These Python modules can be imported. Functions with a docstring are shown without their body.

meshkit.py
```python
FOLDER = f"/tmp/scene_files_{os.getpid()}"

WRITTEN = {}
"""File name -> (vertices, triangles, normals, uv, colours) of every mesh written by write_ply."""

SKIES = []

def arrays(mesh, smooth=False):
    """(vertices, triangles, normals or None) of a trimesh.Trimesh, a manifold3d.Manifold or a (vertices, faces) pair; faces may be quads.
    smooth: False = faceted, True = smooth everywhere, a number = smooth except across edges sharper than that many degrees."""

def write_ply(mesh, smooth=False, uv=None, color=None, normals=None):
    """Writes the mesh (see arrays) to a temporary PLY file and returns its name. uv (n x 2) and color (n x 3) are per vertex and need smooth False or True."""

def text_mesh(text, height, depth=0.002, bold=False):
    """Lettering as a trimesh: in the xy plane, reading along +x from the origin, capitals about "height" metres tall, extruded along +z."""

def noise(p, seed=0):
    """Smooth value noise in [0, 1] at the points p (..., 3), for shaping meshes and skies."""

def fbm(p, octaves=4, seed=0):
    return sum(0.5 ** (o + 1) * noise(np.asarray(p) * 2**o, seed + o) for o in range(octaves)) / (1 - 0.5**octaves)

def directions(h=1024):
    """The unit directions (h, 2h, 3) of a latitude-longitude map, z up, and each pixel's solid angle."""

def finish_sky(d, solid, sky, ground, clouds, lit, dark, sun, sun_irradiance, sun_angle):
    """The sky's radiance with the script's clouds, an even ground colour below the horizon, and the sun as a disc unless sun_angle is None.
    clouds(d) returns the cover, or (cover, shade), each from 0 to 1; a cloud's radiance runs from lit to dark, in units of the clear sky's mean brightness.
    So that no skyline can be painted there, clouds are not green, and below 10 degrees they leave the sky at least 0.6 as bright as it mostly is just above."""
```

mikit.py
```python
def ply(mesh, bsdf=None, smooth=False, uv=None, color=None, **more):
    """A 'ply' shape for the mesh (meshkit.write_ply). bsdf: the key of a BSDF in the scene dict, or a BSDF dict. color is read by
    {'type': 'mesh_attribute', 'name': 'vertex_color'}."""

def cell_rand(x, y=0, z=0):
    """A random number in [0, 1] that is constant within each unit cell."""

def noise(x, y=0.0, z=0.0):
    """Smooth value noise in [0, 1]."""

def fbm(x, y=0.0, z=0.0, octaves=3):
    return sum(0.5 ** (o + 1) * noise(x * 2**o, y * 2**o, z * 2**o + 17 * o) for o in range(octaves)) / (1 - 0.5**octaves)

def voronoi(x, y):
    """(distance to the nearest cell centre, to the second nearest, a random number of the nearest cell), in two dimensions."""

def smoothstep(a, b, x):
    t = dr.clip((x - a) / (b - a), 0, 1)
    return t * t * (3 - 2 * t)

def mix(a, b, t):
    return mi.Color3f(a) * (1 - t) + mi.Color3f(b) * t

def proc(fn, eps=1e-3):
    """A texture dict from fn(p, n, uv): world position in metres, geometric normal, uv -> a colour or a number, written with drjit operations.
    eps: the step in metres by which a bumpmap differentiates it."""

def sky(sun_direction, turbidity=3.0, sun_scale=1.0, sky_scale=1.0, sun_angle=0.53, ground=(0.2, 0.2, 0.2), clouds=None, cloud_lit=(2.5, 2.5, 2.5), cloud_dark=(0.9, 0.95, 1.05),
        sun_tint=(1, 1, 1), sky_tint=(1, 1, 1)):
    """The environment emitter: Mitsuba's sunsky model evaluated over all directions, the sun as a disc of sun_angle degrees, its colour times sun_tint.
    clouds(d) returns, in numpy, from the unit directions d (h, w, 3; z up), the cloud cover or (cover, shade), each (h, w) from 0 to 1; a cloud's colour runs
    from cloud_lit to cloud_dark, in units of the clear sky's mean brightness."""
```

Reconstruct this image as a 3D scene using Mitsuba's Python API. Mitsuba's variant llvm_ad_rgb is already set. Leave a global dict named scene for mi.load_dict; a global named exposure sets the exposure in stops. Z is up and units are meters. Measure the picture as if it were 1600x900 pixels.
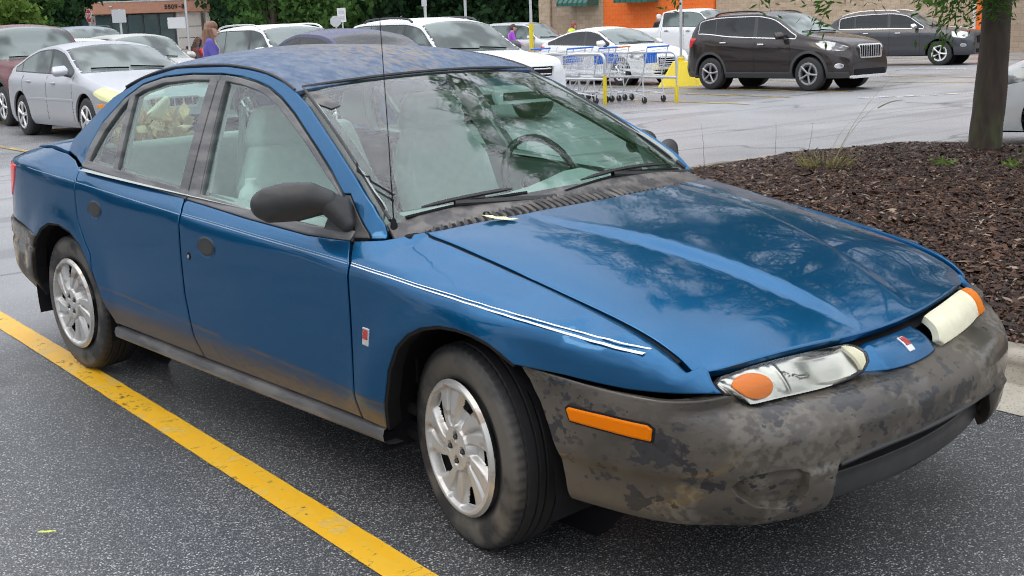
import math, random
import numpy as np, trimesh, mitsuba as mi, drjit as dr, mikit, meshkit
from mikit import noise, fbm, voronoi, cell_rand, smoothstep, mix
from scipy.spatial import Delaunay
from scipy.interpolate import PchipInterpolator, CubicSpline
from shapely.geometry import Polygon, LineString, Point, box as sbox, MultiPolygon
from shapely.ops import unary_union
from shapely import affinity
import shapely
T = mi.ScalarTransform4f
scene, labels = {}, {}

# ------------------------------------------------------------------ camera, sky, exposure
CAM = np.array([2.46146, -2.84338, 1.51554])
YAW, PITCH, ROLL, FPX = 2.40160404, -0.233650724, -0.0326493394, 1888.914
_fw = np.array([math.cos(PITCH)*math.cos(YAW), math.cos(PITCH)*math.sin(YAW), math.sin(PITCH)])
_rt = np.array([math.sin(YAW), -math.cos(YAW), 0.0])
_up = np.cross(_rt, _fw)
_upr = -math.sin(ROLL)*_rt + math.cos(ROLL)*_up
scene['camera'] = dict(type='perspective', fov=math.degrees(2*math.atan(800/FPX)), fov_axis='x', near_clip=0.05, far_clip=600.0,
                       to_world=T().look_at(origin=CAM.tolist(), target=(CAM+_fw).tolist(), up=_upr.tolist()))

def _clouds(d):
    n = meshkit.fbm(d*np.array([3., 3., 6.]) + 4.0, 4, seed=3)
    return np.ones(d.shape[:2]), np.clip(1.06-0.95*np.clip(d[..., 2], 0, 1)-0.9*(n-0.5), 0.0, 1.0)

scene['sky'] = mikit.sky([-0.25, -0.55, 0.8], turbidity=4, sun_scale=0.10, sun_angle=30, clouds=_clouds,
                         cloud_lit=(6.5, 6.7, 7.1), cloud_dark=(1.8, 1.92, 2.12))
exposure = 1.62

# ------------------------------------------------------------------ the blue sedan's surfaces (car frame = world frame; front axle at x=0, right side y<0)
def PC(*pts):
    a = np.array(pts, float); a = a[np.argsort(a[:, 0])]
    f = PchipInterpolator(a[:, 0], a[:, 1], extrapolate=True)
    lo, hi = a[0, 0], a[-1, 0]
    return lambda x: f(np.clip(x, lo, hi))

def PCS(*pts, s=.045):
    f = PC(*pts); lo, hi = min(q[0] for q in pts), max(q[0] for q in pts); g = np.arange(lo-.3, hi+.3, .01)
    k = np.exp(-.5*(np.arange(-20, 21)*.01/s)**2); k /= k.sum(); a = np.where(g < lo, 2*f(lo)-f(2*lo-g), np.where(g > hi, 2*f(hi)-f(2*hi-g), f(g)))
    v = np.convolve(a, k, 'same'); c = CubicSpline(g[21:-21], v[21:-21]); return lambda x: c(np.clip(x, lo-.05, hi+.05))

_W = PCS((-3.62, .50), (-3.55, .62), (-3.45, .70), (-3.3, .765), (-3.0, .812), (-2.6, .836), (-2.0, .842), (-1.2, .846), (-.5, .846), (0, .845), (.25, .838), (.45, .815), (.6, .772), (.70, .715), (.776, .645), (.86, .56))
_ZS = PCS((-3.5, .86), (-3.0, .868), (-2.33, .848), (-1.44, .803), (-.43, .764), (.0, .735), (.35, .706), (.617, .668), (.714, .620), (.776, .565), (.86, .55))
_ZB = PCS((-3.55, .885), (-3.2, .925), (-2.9, .947), (-2.38, .925), (-1.54, .879), (-.60, .848), (-.45, .845), (-.311, .853), (0, .811), (.35, .757), (.6, .702), (.714, .648), (.776, .592), (.86, .58))
_WB = PCS((-3.55, .54), (-3.3, .62), (-3.0, .675), (-2.7, .72), (-2.38, .760), (-1.54, .772), (-.55, .770), (-.44, .752), (-.311, .664), (0, .666), (.35, .658), (.6, .648), (.714, .638), (.776, .622), (.86, .55))

def hermite(zc, wc, z):
    """monotone cubic through per-row control points; zc, wc (n,k), z (n,)"""
    h = np.diff(zc, axis=1); d = np.diff(wc, axis=1)/h
    m = np.zeros_like(wc)
    a, b = d[:, :-1], d[:, 1:]
    w1, w2 = 2*h[:, 1:]+h[:, :-1], h[:, 1:]+2*h[:, :-1]
    ok = a*b > 0
    with np.errstate(divide='ignore', invalid='ignore'):
        m[:, 1:-1] = np.where(ok, (w1+w2)/(w1/np.where(ok, a, 1)+w2/np.where(ok, b, 1)), 0)
    m[:, 0], m[:, -1] = d[:, 0], d[:, -1]
    n, k = zc.shape
    i = np.clip((z[:, None] >= zc).sum(1)-1, 0, k-2); r = np.arange(n)
    hh = h[r, i]; t = (z-zc[r, i])/hh
    lo, hi = t < 0, t > 1; tc = np.clip(t, 0, 1)
    y = (2*tc**3-3*tc**2+1)*wc[r, i]+(tc**3-2*tc**2+tc)*hh*m[r, i]+(-2*tc**3+3*tc**2)*wc[r, i+1]+(tc**3-tc**2)*hh*m[r, i+1]
    return y + np.where(lo, t*hh*m[r, i], 0)

def flare(x, z):
    """the lips that swell round the wheel openings"""
    r1 = np.hypot(x-.0, (z-.27)*1.05); r2 = np.hypot(x+2.60, (z-.27)*1.05)
    g = lambda r: np.exp(-((r-.40)/.075)**2)*np.clip((z-.26)/.12, 0, 1)
    return .016*g(r1) + .013*g(r2)

def side(x, z):
    """half width of the right body side at (x, z)"""
    x = np.atleast_1d(np.asarray(x, float)); z = np.atleast_1d(np.asarray(z, float))
    x, z = np.broadcast_arrays(x, z); sh = x.shape; x, z = x.ravel(), z.ravel()
    x = x-.17*np.clip(z-.5, 0, .5)*np.clip((-2.75-x)/.5, 0, 1)
    W, zs, zb, wb = _W(x), _ZS(x), _ZB(x), _WB(x)
    one = np.ones_like(x)
    ws = np.maximum(W-.012, wb+.01)
    zc = np.stack([.10*one, .20*one, .30*one, np.minimum(.385, zs-.16), np.minimum(.55, zs-.09), zs-.035, zs, zb], 1)
    wc = np.stack([W-.085, W-.048, W-.020, W-.003, W, np.maximum(W-.003, ws+.002), ws, wb], 1)
    y = hermite(zc, wc, np.minimum(z, zb)) + flare(x, z)
    dz = np.maximum(z-zb, 0)
    y = y - dz*.50 - .13*dz**2
    return y.reshape(sh)

def Sside(p, off=0.0, sgn=-1):
    """(x, z) on the side view -> a point on the body side, sgn -1 = right"""
    p = np.asarray(p, float); y = side(p[:, 0], p[:, 1])+off
    return np.stack([p[:, 0], sgn*y, p[:, 1]], 1)

# roof
_ZR = PCS((-1.0, 1.20), (-1.087, 1.236), (-1.175, 1.264), (-1.317, 1.292), (-1.43, 1.304), (-1.6, 1.313), (-1.95, 1.300), (-2.18, 1.258), (-2.38, 1.180), (-2.55, 1.065), (-2.70, .975))
_ZC = PCS((-1.0, 1.250), (-1.06, 1.266), (-1.3, 1.325), (-1.6, 1.362), (-1.9, 1.364), (-2.2, 1.330), (-2.34, 1.29), (-2.6, 1.19))

def roof(p, off=0.0):
    """(x, s), s from -1 (right edge) to 1 -> point"""
    x, s = p[:, 0], p[:, 1]
    zr, zc = _ZR(x), _ZC(x); yr = side(x, zr); a = np.abs(s)
    t = 1-a                                     # 0 at the edge
    P0, P1, P2, P3 = (yr, zr), (yr-.035, zr+.75*(zc-zr)*.8), (.3*yr, zc), (0*yr, zc)
    B = lambda k: P0[k]*(1-t)**3+3*P1[k]*t*(1-t)**2+3*P2[k]*t*t*(1-t)+P3[k]*t**3
    return np.stack([x-.05*0*t, np.sign(s)*B(0), B(1)+off], 1)

# hood
_HC = PCS((-.35, .905), (-.28, .900), (-.1, .884), (.15, .857), (.45, .796), (.65, .735), (.80, .676), (.855, .640), (.90, .612))
def _edge_z(x, w=.664):
    lo, hi = _ZS(x)-.01, _ZB(x)+.05
    for _ in range(40):
        m = (lo+hi)/2; wide = side(x, m) > w; lo, hi = np.where(wide, m, lo), np.where(wide, hi, m)
    return (lo+hi)/2
_ex = np.linspace(-.30, .70, 41); _ez = _edge_z(_ex)
_HE = CubicSpline(np.r_[-.42, -.36, _ex, .80, .92], np.r_[_ez[0]+.010, _ez[0]+.005, _ez, .605, .57])
def lip(y): return .849-.285*np.abs(y)**2-.018*np.clip(np.abs(y)/.66, 0, 1.2)**12   # x of the hood's front edge
def hood(p, off=0.0):
    x, y = p[:, 0], p[:, 1]
    c, e = _HC(x), _HE(x); k = (c-e)
    a = np.abs(y)/.66
    z = c-k*(.55*a**2+.45*a**4)
    yc = .345-.21*np.clip((x+.05)/.9, 0, 1)    # the two creases
    amp = .020*np.clip((x+.22)/.5, 0, 1)*np.clip((.84-x)/.22, 0, 1)
    tq = np.clip((yc+.034-np.abs(y))/.068, 0, 1); z = z+amp*(tq*tq*(3-2*tq)-.4)
    return np.stack([x, y, z+off], 1)

# windscreen
def wind(p, off=0.0):
    """(u, v): u -1..1 across, v 0..1 bottom to top"""
    u, v = p[:, 0], p[:, 1]
    b = np.stack([-.285-.130*np.abs(u)**2.2, .695*u, .902-.030*np.abs(u)**2], 1)
    t = np.stack([-1.052-.055*np.abs(u)**2.2, .527*u, 1.268-.024*np.abs(u)**2], 1)
    q = b*(1-v)[:, None]+t*v[:, None]
    n = np.array([.46, 0, .89])
    bul = (.022*np.sin(np.pi*np.clip(v, 0, 1)))+off
    return q+np.stack([n[0]*bul, (.25*u)*bul, n[2]*bul], 1)

# front bumper: q 0 (right wheel arch) .. 1 (centre) .. 2 (left wheel arch), z
_bp = np.array([(.25, .838), (.40, .832), (.55, .815), (.70, .772), (.81, .705), (.895, .590), (.950, .430), (.985, .25), (1.0, .1), (1.003, 0)])
_bp = np.vstack([_bp, (_bp*[1, -1])[-2::-1]])
_bs = np.r_[0, np.cumsum(np.hypot(*np.diff(_bp, axis=0).T))]; _bs = _bs/_bs[len(_bs)//2]
_bc = CubicSpline(_bs, _bp)
_pf = PC((.20, .16), (.245, .10), (.262, .062), (.285, .040), (.33, .024), (.378, .014), (.397, .003), (.43, 0), (.468, .0), (.488, .004), (.506, .014), (.522, .030), (.536, .052), (.547, .078), (.5545, .10), (.560, .13), (.562, .15))
_ps = PC((.20, .12), (.245, .075), (.262, .045), (.285, .030), (.33, .020), (.378, .013), (.397, .004), (.43, 0), (.52, 0), (.58, .006), (.62, .02))
def bump(p, off=0.0):
    q, z = p[:, 0], p[:, 1]
    c = _bc(q); d = _bc(q, 1); d = d/np.linalg.norm(d, axis=1, keepdims=True)
    n = np.stack([-d[:, 1], d[:, 0]], 1)*-1      # towards outside
    a = np.minimum(q, 2-q); w = np.clip((a-.32)/.30, 0, 1); w = w*w*(3-2*w)
    ins = _ps(z)*(1-w)+_pf(z)*w-off
    xy = c+n*ins[:, None]
    return np.stack([xy[:, 0], -xy[:, 1]*1.0, z], 1)

# ------------------------------------------------------------------ mesh and scene helpers
def quads(nu, nv, cu=False, cv=False):
    i, j = np.meshgrid(np.arange(nu if cu else nu-1), np.arange(nv if cv else nv-1), indexing='ij')
    i2, j2 = (i+1) % nu, (j+1) % nv
    a, b, c, d = i*nv+j, i2*nv+j, i2*nv+j2, i*nv+j2
    return np.vstack([np.stack([a, b, c], -1).reshape(-1, 3), np.stack([a, c, d], -1).reshape(-1, 3)])

def cat(*ms):
    ms = [m for m in ms if m is not None]
    vs, fs, n = [], [], 0
    for v, f in ms:
        vs.append(v); fs.append(np.asarray(f)+n); n += len(v)
    return np.vstack(vs), np.vstack(fs)

def tm(m): return np.asarray(m.vertices), np.asarray(m.faces)

def ring_pts(ring, res):
    c = np.asarray(ring.coords)[:-1]; out = []
    for a, b in zip(c, np.roll(c, -1, 0)):
        n = max(1, int(math.ceil(np.linalg.norm(b-a)/res)))
        out.append(a+(b-a)*np.arange(n)[:, None]/n)
    return np.vstack(out)

def polys(p):
    if p.is_empty: return []
    return [g for g in (p.geoms if hasattr(p, 'geoms') else [p]) if isinstance(g, Polygon) and g.area > 1e-9]

NORM = {}
def shell(poly, surf, off=0.0, th=.014, res=.035, bevel=.003, sc=(1, 1), back=False):
    """a curved sheet over a 2D outline with rounded edges and a turned-in rim; surf(p, off) maps the plane to space"""
    sc = np.array(sc, float); out, res_ = [], []
    for g in polys(affinity.scale(poly, *sc, origin=(0, 0))):
        g = shapely.geometry.polygon.orient(g)
        rr_ = res*.4 if bevel and res > .012 else res; rings = [ring_pts(r, rr_) for r in [g.exterior, *g.interiors]]
        B = np.vstack(rings); inner = []
        if bevel:
            for h in polys(g.buffer(-bevel*1.2)):
                inner += [ring_pts(r, rr_) for r in [h.exterior, *h.interiors]]
        x0, y0, x1, y1 = g.bounds
        gx, gy = np.meshgrid(np.arange(x0, x1, res), np.arange(y0, y1, res)); gp = np.c_[gx.ravel(), gy.ravel()]
        gg = g.buffer(-res*.40-bevel)
        if not gg.is_empty: gp = gp[shapely.contains_xy(gg, gp[:, 0], gp[:, 1])]
        else: gp = gp[:0]
        P2 = np.vstack([B, *inner, gp]); nb = len(B)
        t = Delaunay(P2, qhull_options='QJ').simplices
        c = P2[t].mean(1); ar = np.cross(P2[t[:, 1]]-P2[t[:, 0]], P2[t[:, 2]]-P2[t[:, 0]])
        t = t[shapely.contains_xy(g, c[:, 0], c[:, 1]) & (np.abs(ar) > 1e-9)]
        Q = P2/sc; e = 1e-3
        V = surf(Q, off)
        du = surf(Q+[e, 0], off)-surf(Q-[e, 0], off); dv = surf(Q+[0, e], off)-surf(Q-[0, e], off)
        n = np.cross(du, dv); n /= np.linalg.norm(n, axis=1, keepdims=True)+1e-12
        s = np.sign(((surf(Q, off+.01)-V)*n).sum(1).sum()) or 1; n *= s
        if s < 0: t = t[:, ::-1]
        ar = np.cross(P2[t[:, 1]]-P2[t[:, 0]], P2[t[:, 2]]-P2[t[:, 0]])*s
        t = np.where((ar < 0)[:, None], t[:, ::-1], t)
        V[:nb] -= n[:nb]*bevel*.8
        parts, norms = [(V, t)], [n.copy()]
        k = 0
        for r in rings:
            m = len(r); i = np.arange(m); a = V[k:k+m]; b = a-n[k:k+m]*th
            tg = np.roll(r, -1, 0)-np.roll(r, 1, 0); tg /= np.linalg.norm(tg, axis=1, keepdims=True)+1e-12; o2 = np.stack([tg[:, 1], -tg[:, 0]], 1)/sc
            out = du[k:k+m]*o2[:, :1]+dv[k:k+m]*o2[:, 1:]; out /= np.linalg.norm(out, axis=1, keepdims=True)+1e-12
            if bevel: q_ = n[k:k+m]*.8+out*.6; norms[0][k:k+m] = q_/np.linalg.norm(q_, axis=1, keepdims=True)
            f = np.vstack([np.stack([i, i+m, (i+1) % m], 1), np.stack([(i+1) % m, i+m, (i+1) % m+m], 1)])
            if s < 0: f = f[:, ::-1]
            parts.append((np.vstack([a, b]), f)); norms.append(np.vstack([out, out])); k += m
        if back: parts.append((V-n*th, t[:, ::-1])); norms.append(-n)
        out_ = cat(*parts); out.append(out_) if False else res_.append((out_, np.vstack(norms)))
    Vf, Ff = cat(*[q[0] for q in res_]); NORM[id(Vf)] = (Vf, np.vstack([q[1] for q in res_]))
    return Vf, Ff

def weld(m):
    t = trimesh.Trimesh(*m, process=False); t.merge_vertices(digits_vertex=6); return np.asarray(t.vertices), np.asarray(t.faces)

def lathe(prof, n=48, axis='y'):
    """prof: (r, h) pairs, revolved about an axis"""
    p = np.array(prof, float); a = np.arange(n)*2*np.pi/n
    r, h = p[:, 0][None], p[:, 1][None]
    X, Z = r*np.cos(a)[:, None], r*np.sin(a)[:, None]; Hh = np.broadcast_to(h, X.shape)
    v = np.stack([X, Hh, Z] if axis == 'y' else ([X, Z, Hh] if axis == 'z' else [Hh, X, Z]), -1).reshape(-1, 3)
    return v, quads(n, len(p), cu=True)

def tube(pts, r, n=8, caps=True):
    p = np.asarray(pts, float); r = np.broadcast_to(np.asarray(r, float), (len(p),))
    t = np.gradient(p, axis=0) if len(p) > 2 else np.repeat(p[1:]-p[:1], 2, 0)
    t /= np.linalg.norm(t, axis=1, keepdims=True)+1e-12
    ref = np.array([0, 0, 1.]) if abs(t[:, 2]).mean() < .8 else np.array([1., 0, 0])
    a = np.cross(t, ref); a /= np.linalg.norm(a, axis=1, keepdims=True)+1e-12; b = np.cross(t, a)
    th = np.arange(n)*2*np.pi/n
    v = p[:, None]+r[:, None, None]*(np.cos(th)[None, :, None]*a[:, None]+np.sin(th)[None, :, None]*b[:, None])
    f = quads(len(p), n, cv=True); v = v.reshape(-1, 3)
    if caps:
        i = np.arange(1, n-1)
        f = np.vstack([f, np.stack([0*i, i, i+1], 1), np.stack([0*i, i+1, i], 1)+(len(p)-1)*n])
    return v, f

def cbox(c, s, ch=.01, rot=None):
    """box with chamfered edges: centre, full sizes"""
    h = np.array(s, float)/2; ch = min(ch, h.min()*.9); v = []
    for sx in (-1, 1):
        for sy in (-1, 1):
            for sz in (-1, 1):
                for k in range(3):
                    q = h.copy(); q -= ch; q[k] = h[k]; v.append(q*[sx, sy, sz])
    v = np.array(v); m = trimesh.convex.convex_hull(v)
    vv = np.asarray(m.vertices)
    if rot is not None: vv = vv@np.array(rot).T
    return vv+np.array(c, float), np.asarray(m.faces)

def hull(spheres, sub=2):
    """convex hull of spheres (x, y, z, r)"""
    ico = trimesh.creation.icosphere(sub).vertices; v = np.vstack([ico*s[3]+np.array(s[:3]) for s in spheres])
    m = trimesh.convex.convex_hull(v); return np.asarray(m.vertices), np.asarray(m.faces)

def xf(m, M): return m[0]@M[:3, :3].T+M[:3, 3], m[1]
def rz(a): c, s = math.cos(a), math.sin(a); return np.array([[c, -s, 0], [s, c, 0], [0, 0, 1.]])
def ry(a): c, s = math.cos(a), math.sin(a); return np.array([[c, 0, s], [0, 1, 0], [-s, 0, c]])
def rx(a): c, s = math.cos(a), math.sin(a); return np.array([[1, 0, 0], [0, c, -s], [0, s, c.real]])
def place(m, pos=(0, 0, 0), R=np.eye(3)): return m[0]@np.asarray(R).T+np.array(pos, float), m[1]
def mirror(m): return m[0]*[1, -1, 1], m[1][:, ::-1]

used = set()
def nk(base):
    k, i = base, 0
    while k in used: i += 1; k = f'{base}_{i:03d}'
    used.add(k); return k
def thing(base, label, cat_, group=None):
    k = nk(base); labels[k] = dict(label=label, category=cat_)
    if group: labels[k]['group'] = group
    return k
def add(parent, name, mesh, bsdf, smooth=35, label=None, kind=None, M=None, color=None, **more):
    """one shape entry; parent None = the name is a whole key already"""
    k = nk(f'{parent}__{name}' if parent else name)
    if color is not None: smooth = True
    got = NORM.get(id(mesh[0]))
    if got is not None and got[0] is mesh[0] and smooth:
        d = dict(type='ply', filename=meshkit.write_ply(trimesh.Trimesh(*mesh, process=False), False, normals=got[1]), face_normals=False)
        d['bsdf'] = {'type': 'ref', 'id': bsdf} if isinstance(bsdf, str) else bsdf
    else: d = mikit.ply(trimesh.Trimesh(*mesh, process=False), bsdf, smooth=smooth, color=color, **more)
    if M is not None: d['to_world'] = T(M)
    scene[k] = d
    if label: labels.setdefault(k, {})['label'] = label
    if kind: labels.setdefault(k, {})['kind'] = kind
    return k
def single(base, mesh, bsdf, label, cat_, group=None, smooth=35, kind=None, **more):
    k = thing(base, label, cat_, group) if kind != 'structure' else nk(base)
    used.discard(k); add(None, k, mesh, bsdf, smooth, **more)
    if kind: labels.setdefault(k, {})['kind'] = kind
    return k

# ------------------------------------------------------------------ materials
def rgb(c): return {'type': 'rgb', 'value': [float(x) for x in c]}
def tex(c): return mikit.proc(c) if callable(c) else (rgb(c) if not np.isscalar(c) else float(c))
GAIN = dict(m_orange=1.12, m_yellow=1.15, m_yellow_line=1.30, m_cglass=1.6, m_cglass_dark=1.3, m_white=1.0, m_sign_white=1.0, m_sign_red=1.1, m_orange_plastic=1.2, m_cloth_hivis=1.1, m_amber=1.18, m_reflector=1.5, m_chrome=1.05, m_clamp=1.2, m_skin=1.25, m_hair_white=1.1, m_yellow_worn=1.3, m_brick=1.35, m_tan=1.35, m_tan_dark=1.35, m_band=1.25, m_badge_red=1.3, m_badge_silver=1.3, m_white_paint=1.55, m_silver=1.45, m_pale=1.4, m_asphalt=1.5, m_bumper=1.75)
def gained(name, c):
    g = GAIN.get(name, 1.8)
    if callable(c): return lambda p, n, uv: dr.minimum(V3(c(p, n, uv))*g, .86)
    return [min(float(x)*g, .86) for x in c]
def PR(name, c, rough=.5, metal=0.0, spec=.5, coat=0.0, gloss=.95, sheen=0.0, bump=None, bscale=.001, eps=1e-3):
    c = gained(name, c)
    d = dict(type='principled', base_color=tex(c), roughness=mikit.proc(rough) if callable(rough) else float(rough), metallic=float(metal), specular=float(spec))
    if coat: d.update(clearcoat=float(coat), clearcoat_gloss=float(gloss))
    if bump: d = dict(type='bumpmap', nested_texture=mikit.proc(bump, eps=eps), scale=float(bscale), nested=d)
    scene[name] = dict(type='twosided', nested=d); return name
V3 = mi.Color3f

def _paint(p, n, uv):
    blue = V3(.0012, .038, .098)
    g = fbm(p.x*3.1, p.y*3.1, p.z*9, 4); fine = fbm(p.x*38, p.y*38, p.z*60, 3)
    low = smoothstep(.43, .31, p.z+.06*(g-.5)+.035*(p.x+1.2)*smoothstep(-2.6, .0, p.x))*smoothstep(-.1, -.3, p.x)      # road film on the doors' lower edges
    grime = low*(.62+.38*smoothstep(.30, .60, .5*g+.55*fine))*.97
    seam = smoothstep(.010, .002, dr.abs(p.z-(.366-.036*(p.x+.3))))*smoothstep(.35, .62, fbm(p.x*5, p.z*5, 3.0, 3))*smoothstep(-.2, -.35, p.x)*.5
    haze = smoothstep(.42, .75, fbm(p.x*2.3+7, p.y*2.0, p.z*2.6, 4))*smoothstep(.62, .78, p.z)*0 + smoothstep(.5, .72, fbm(p.x*2.4, 4.0, p.z*3.4, 4))*.05*smoothstep(-.2, -.5, p.x)
    base = mix(blue, V3(.09, .10, .12), haze)
    return mix(base, V3(.125, .094, .066), dr.clip(grime+seam, 0, 1))
def _paint_r(p, n, uv):
    return .018+.33*smoothstep(.47, .30, p.z)*smoothstep(.9, .3, p.x)+.05*smoothstep(.5, .75, fbm(p.x*5, p.y*5, p.z*7, 4))
def _paint_m(p, n, uv):
    c = _paint(p, n, uv); return mix(V3(.0055, .21, .50), c*1.3, dr.clip((c.x-.0012)*11, 0, 1))
scene['m_paint'] = dict(type='twosided', nested=dict(type='blendbsdf', weight=.36,
    a=dict(type='principled', base_color=mikit.proc(_paint), roughness=mikit.proc(_paint_r), specular=.80),
    b=dict(type='principled', base_color=mikit.proc(_paint_m), roughness=.27, metallic=1.0)))
def _roofc(p, n, uv):
    a = fbm(p.x*14, p.y*30, p.z*6, 5); b = fbm(p.x*2+3, p.y*2, 1.0, 4); f = fbm(p.x*34, p.y*80, 0.0, 4)
    c = mix(V3(.022, .046, .092), V3(.048, .068, .105), smoothstep(.36, .62, .4*a+.6*f))
    c = mix(c, V3(.105, .082, .060), smoothstep(.44, .60, .45*b+.55*f)*.85*smoothstep(-.5, .2, p.y))
    return c
PR('m_roof', _roofc, lambda p, n, uv: .38+.15*smoothstep(.4, .6, fbm(p.x*16, p.y*34, 2.0, 4)), spec=.5)
def _bump(p, n, uv):
    a = fbm(p.x*13, p.y*13, p.z*13, 5); b = fbm(p.x*5+9, p.y*5, p.z*5, 5); f = fbm(p.x*60, p.y*60, p.z*60, 4); big = fbm(p.x*3, p.y*3+7, p.z*4, 3)
    c = mix(V3(.027, .023, .0185), V3(.046, .039, .031), smoothstep(.35, .65, b))
    dark = smoothstep(.592, .622, .62*a+.30*f+.26*(big-.3))
    spots = smoothstep(.62, .68, fbm(p.x*38+5, p.y*38, p.z*38, 3))*.7*smoothstep(.35, .6, big)
    c = mix(c, V3(.009, .0095, .012), dr.clip(dark+spots, 0, 1)*.85)
    pale = smoothstep(.56, .66, fbm(p.x*7+31, p.y*7, p.z*4, 5))*.7
    c = mix(c, V3(.080, .071, .058), pale*(1-dark)*smoothstep(.35, .6, f))
    return c
PR('m_bumper', _bump, lambda p, n, uv: .13+.36*smoothstep(.492, .512, .72*fbm(p.x*6+9, p.y*6, p.z*6, 4)+.28*fbm(p.x*44, p.y*44, p.z*44, 3)), spec=.6, bump=lambda p, n, uv: fbm(p.x*160, p.y*160, p.z*160, 2), bscale=.0005)
def _blk(p, n, uv): return V3(.011)+V3(.013)*fbm(p.x*14, p.y*14, p.z*14, 4)
PR('m_trim', _blk, .42, spec=.5)
PR('m_cowl', lambda p, n, uv: mix(V3(.040, .040, .042), V3(.095, .088, .082), smoothstep(.35, .65, fbm(p.x*20, p.y*20, p.z*20, 4))), .55)
PR('m_frame', lambda p, n, uv: mix(V3(.045, .045, .048), V3(.085, .083, .082), smoothstep(.35, .7, fbm(p.x*7, p.y*7, p.z*30, 4))), .38)
PR('m_black', (.006, .006, .007), .7, spec=.2)
PR('m_dark', (.018, .018, .019), .55)
PR('m_rubber', lambda p, n, uv: mix(V3(.014), V3(.030, .029, .028), fbm(p.x*30, p.y*30, p.z*30, 3)), .5)
def _tyre(p, n, uv):
    r = dr.sqrt(dr.square(dr.minimum(dr.abs(p.x), dr.abs(p.x+2.601)))+dr.square(p.z-.293))
    d = smoothstep(.30, .62, fbm(p.x*9, p.y*6, p.z*9, 5))*smoothstep(.285, .262, r)*smoothstep(.19, .215, r)
    return mix(V3(.011, .011, .012), V3(.060, .054, .046), d*.8)
PR('m_tyre', _tyre, .55)
PR('m_hubcap', lambda p, n, uv: mix(V3(.30, .295, .285), V3(.16, .125, .09), smoothstep(.55, .68, fbm(p.x*26, p.y*26, p.z*26+3, 5))*smoothstep(.15, .45, p.z)*.8), .34, metal=.55)
scene['m_glass'] = dict(type='thindielectric', int_ior=1.46, specular_transmittance=rgb((.66, .83, .77)))
scene['m_lens'] = dict(type='thindielectric', int_ior=1.3, specular_transmittance=rgb((.90, .90, .86)))
PR('m_reflector', (.42, .42, .40), .24, metal=1.0)
PR('m_amber', (.62, .15, .001), .16, spec=.15)
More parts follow.
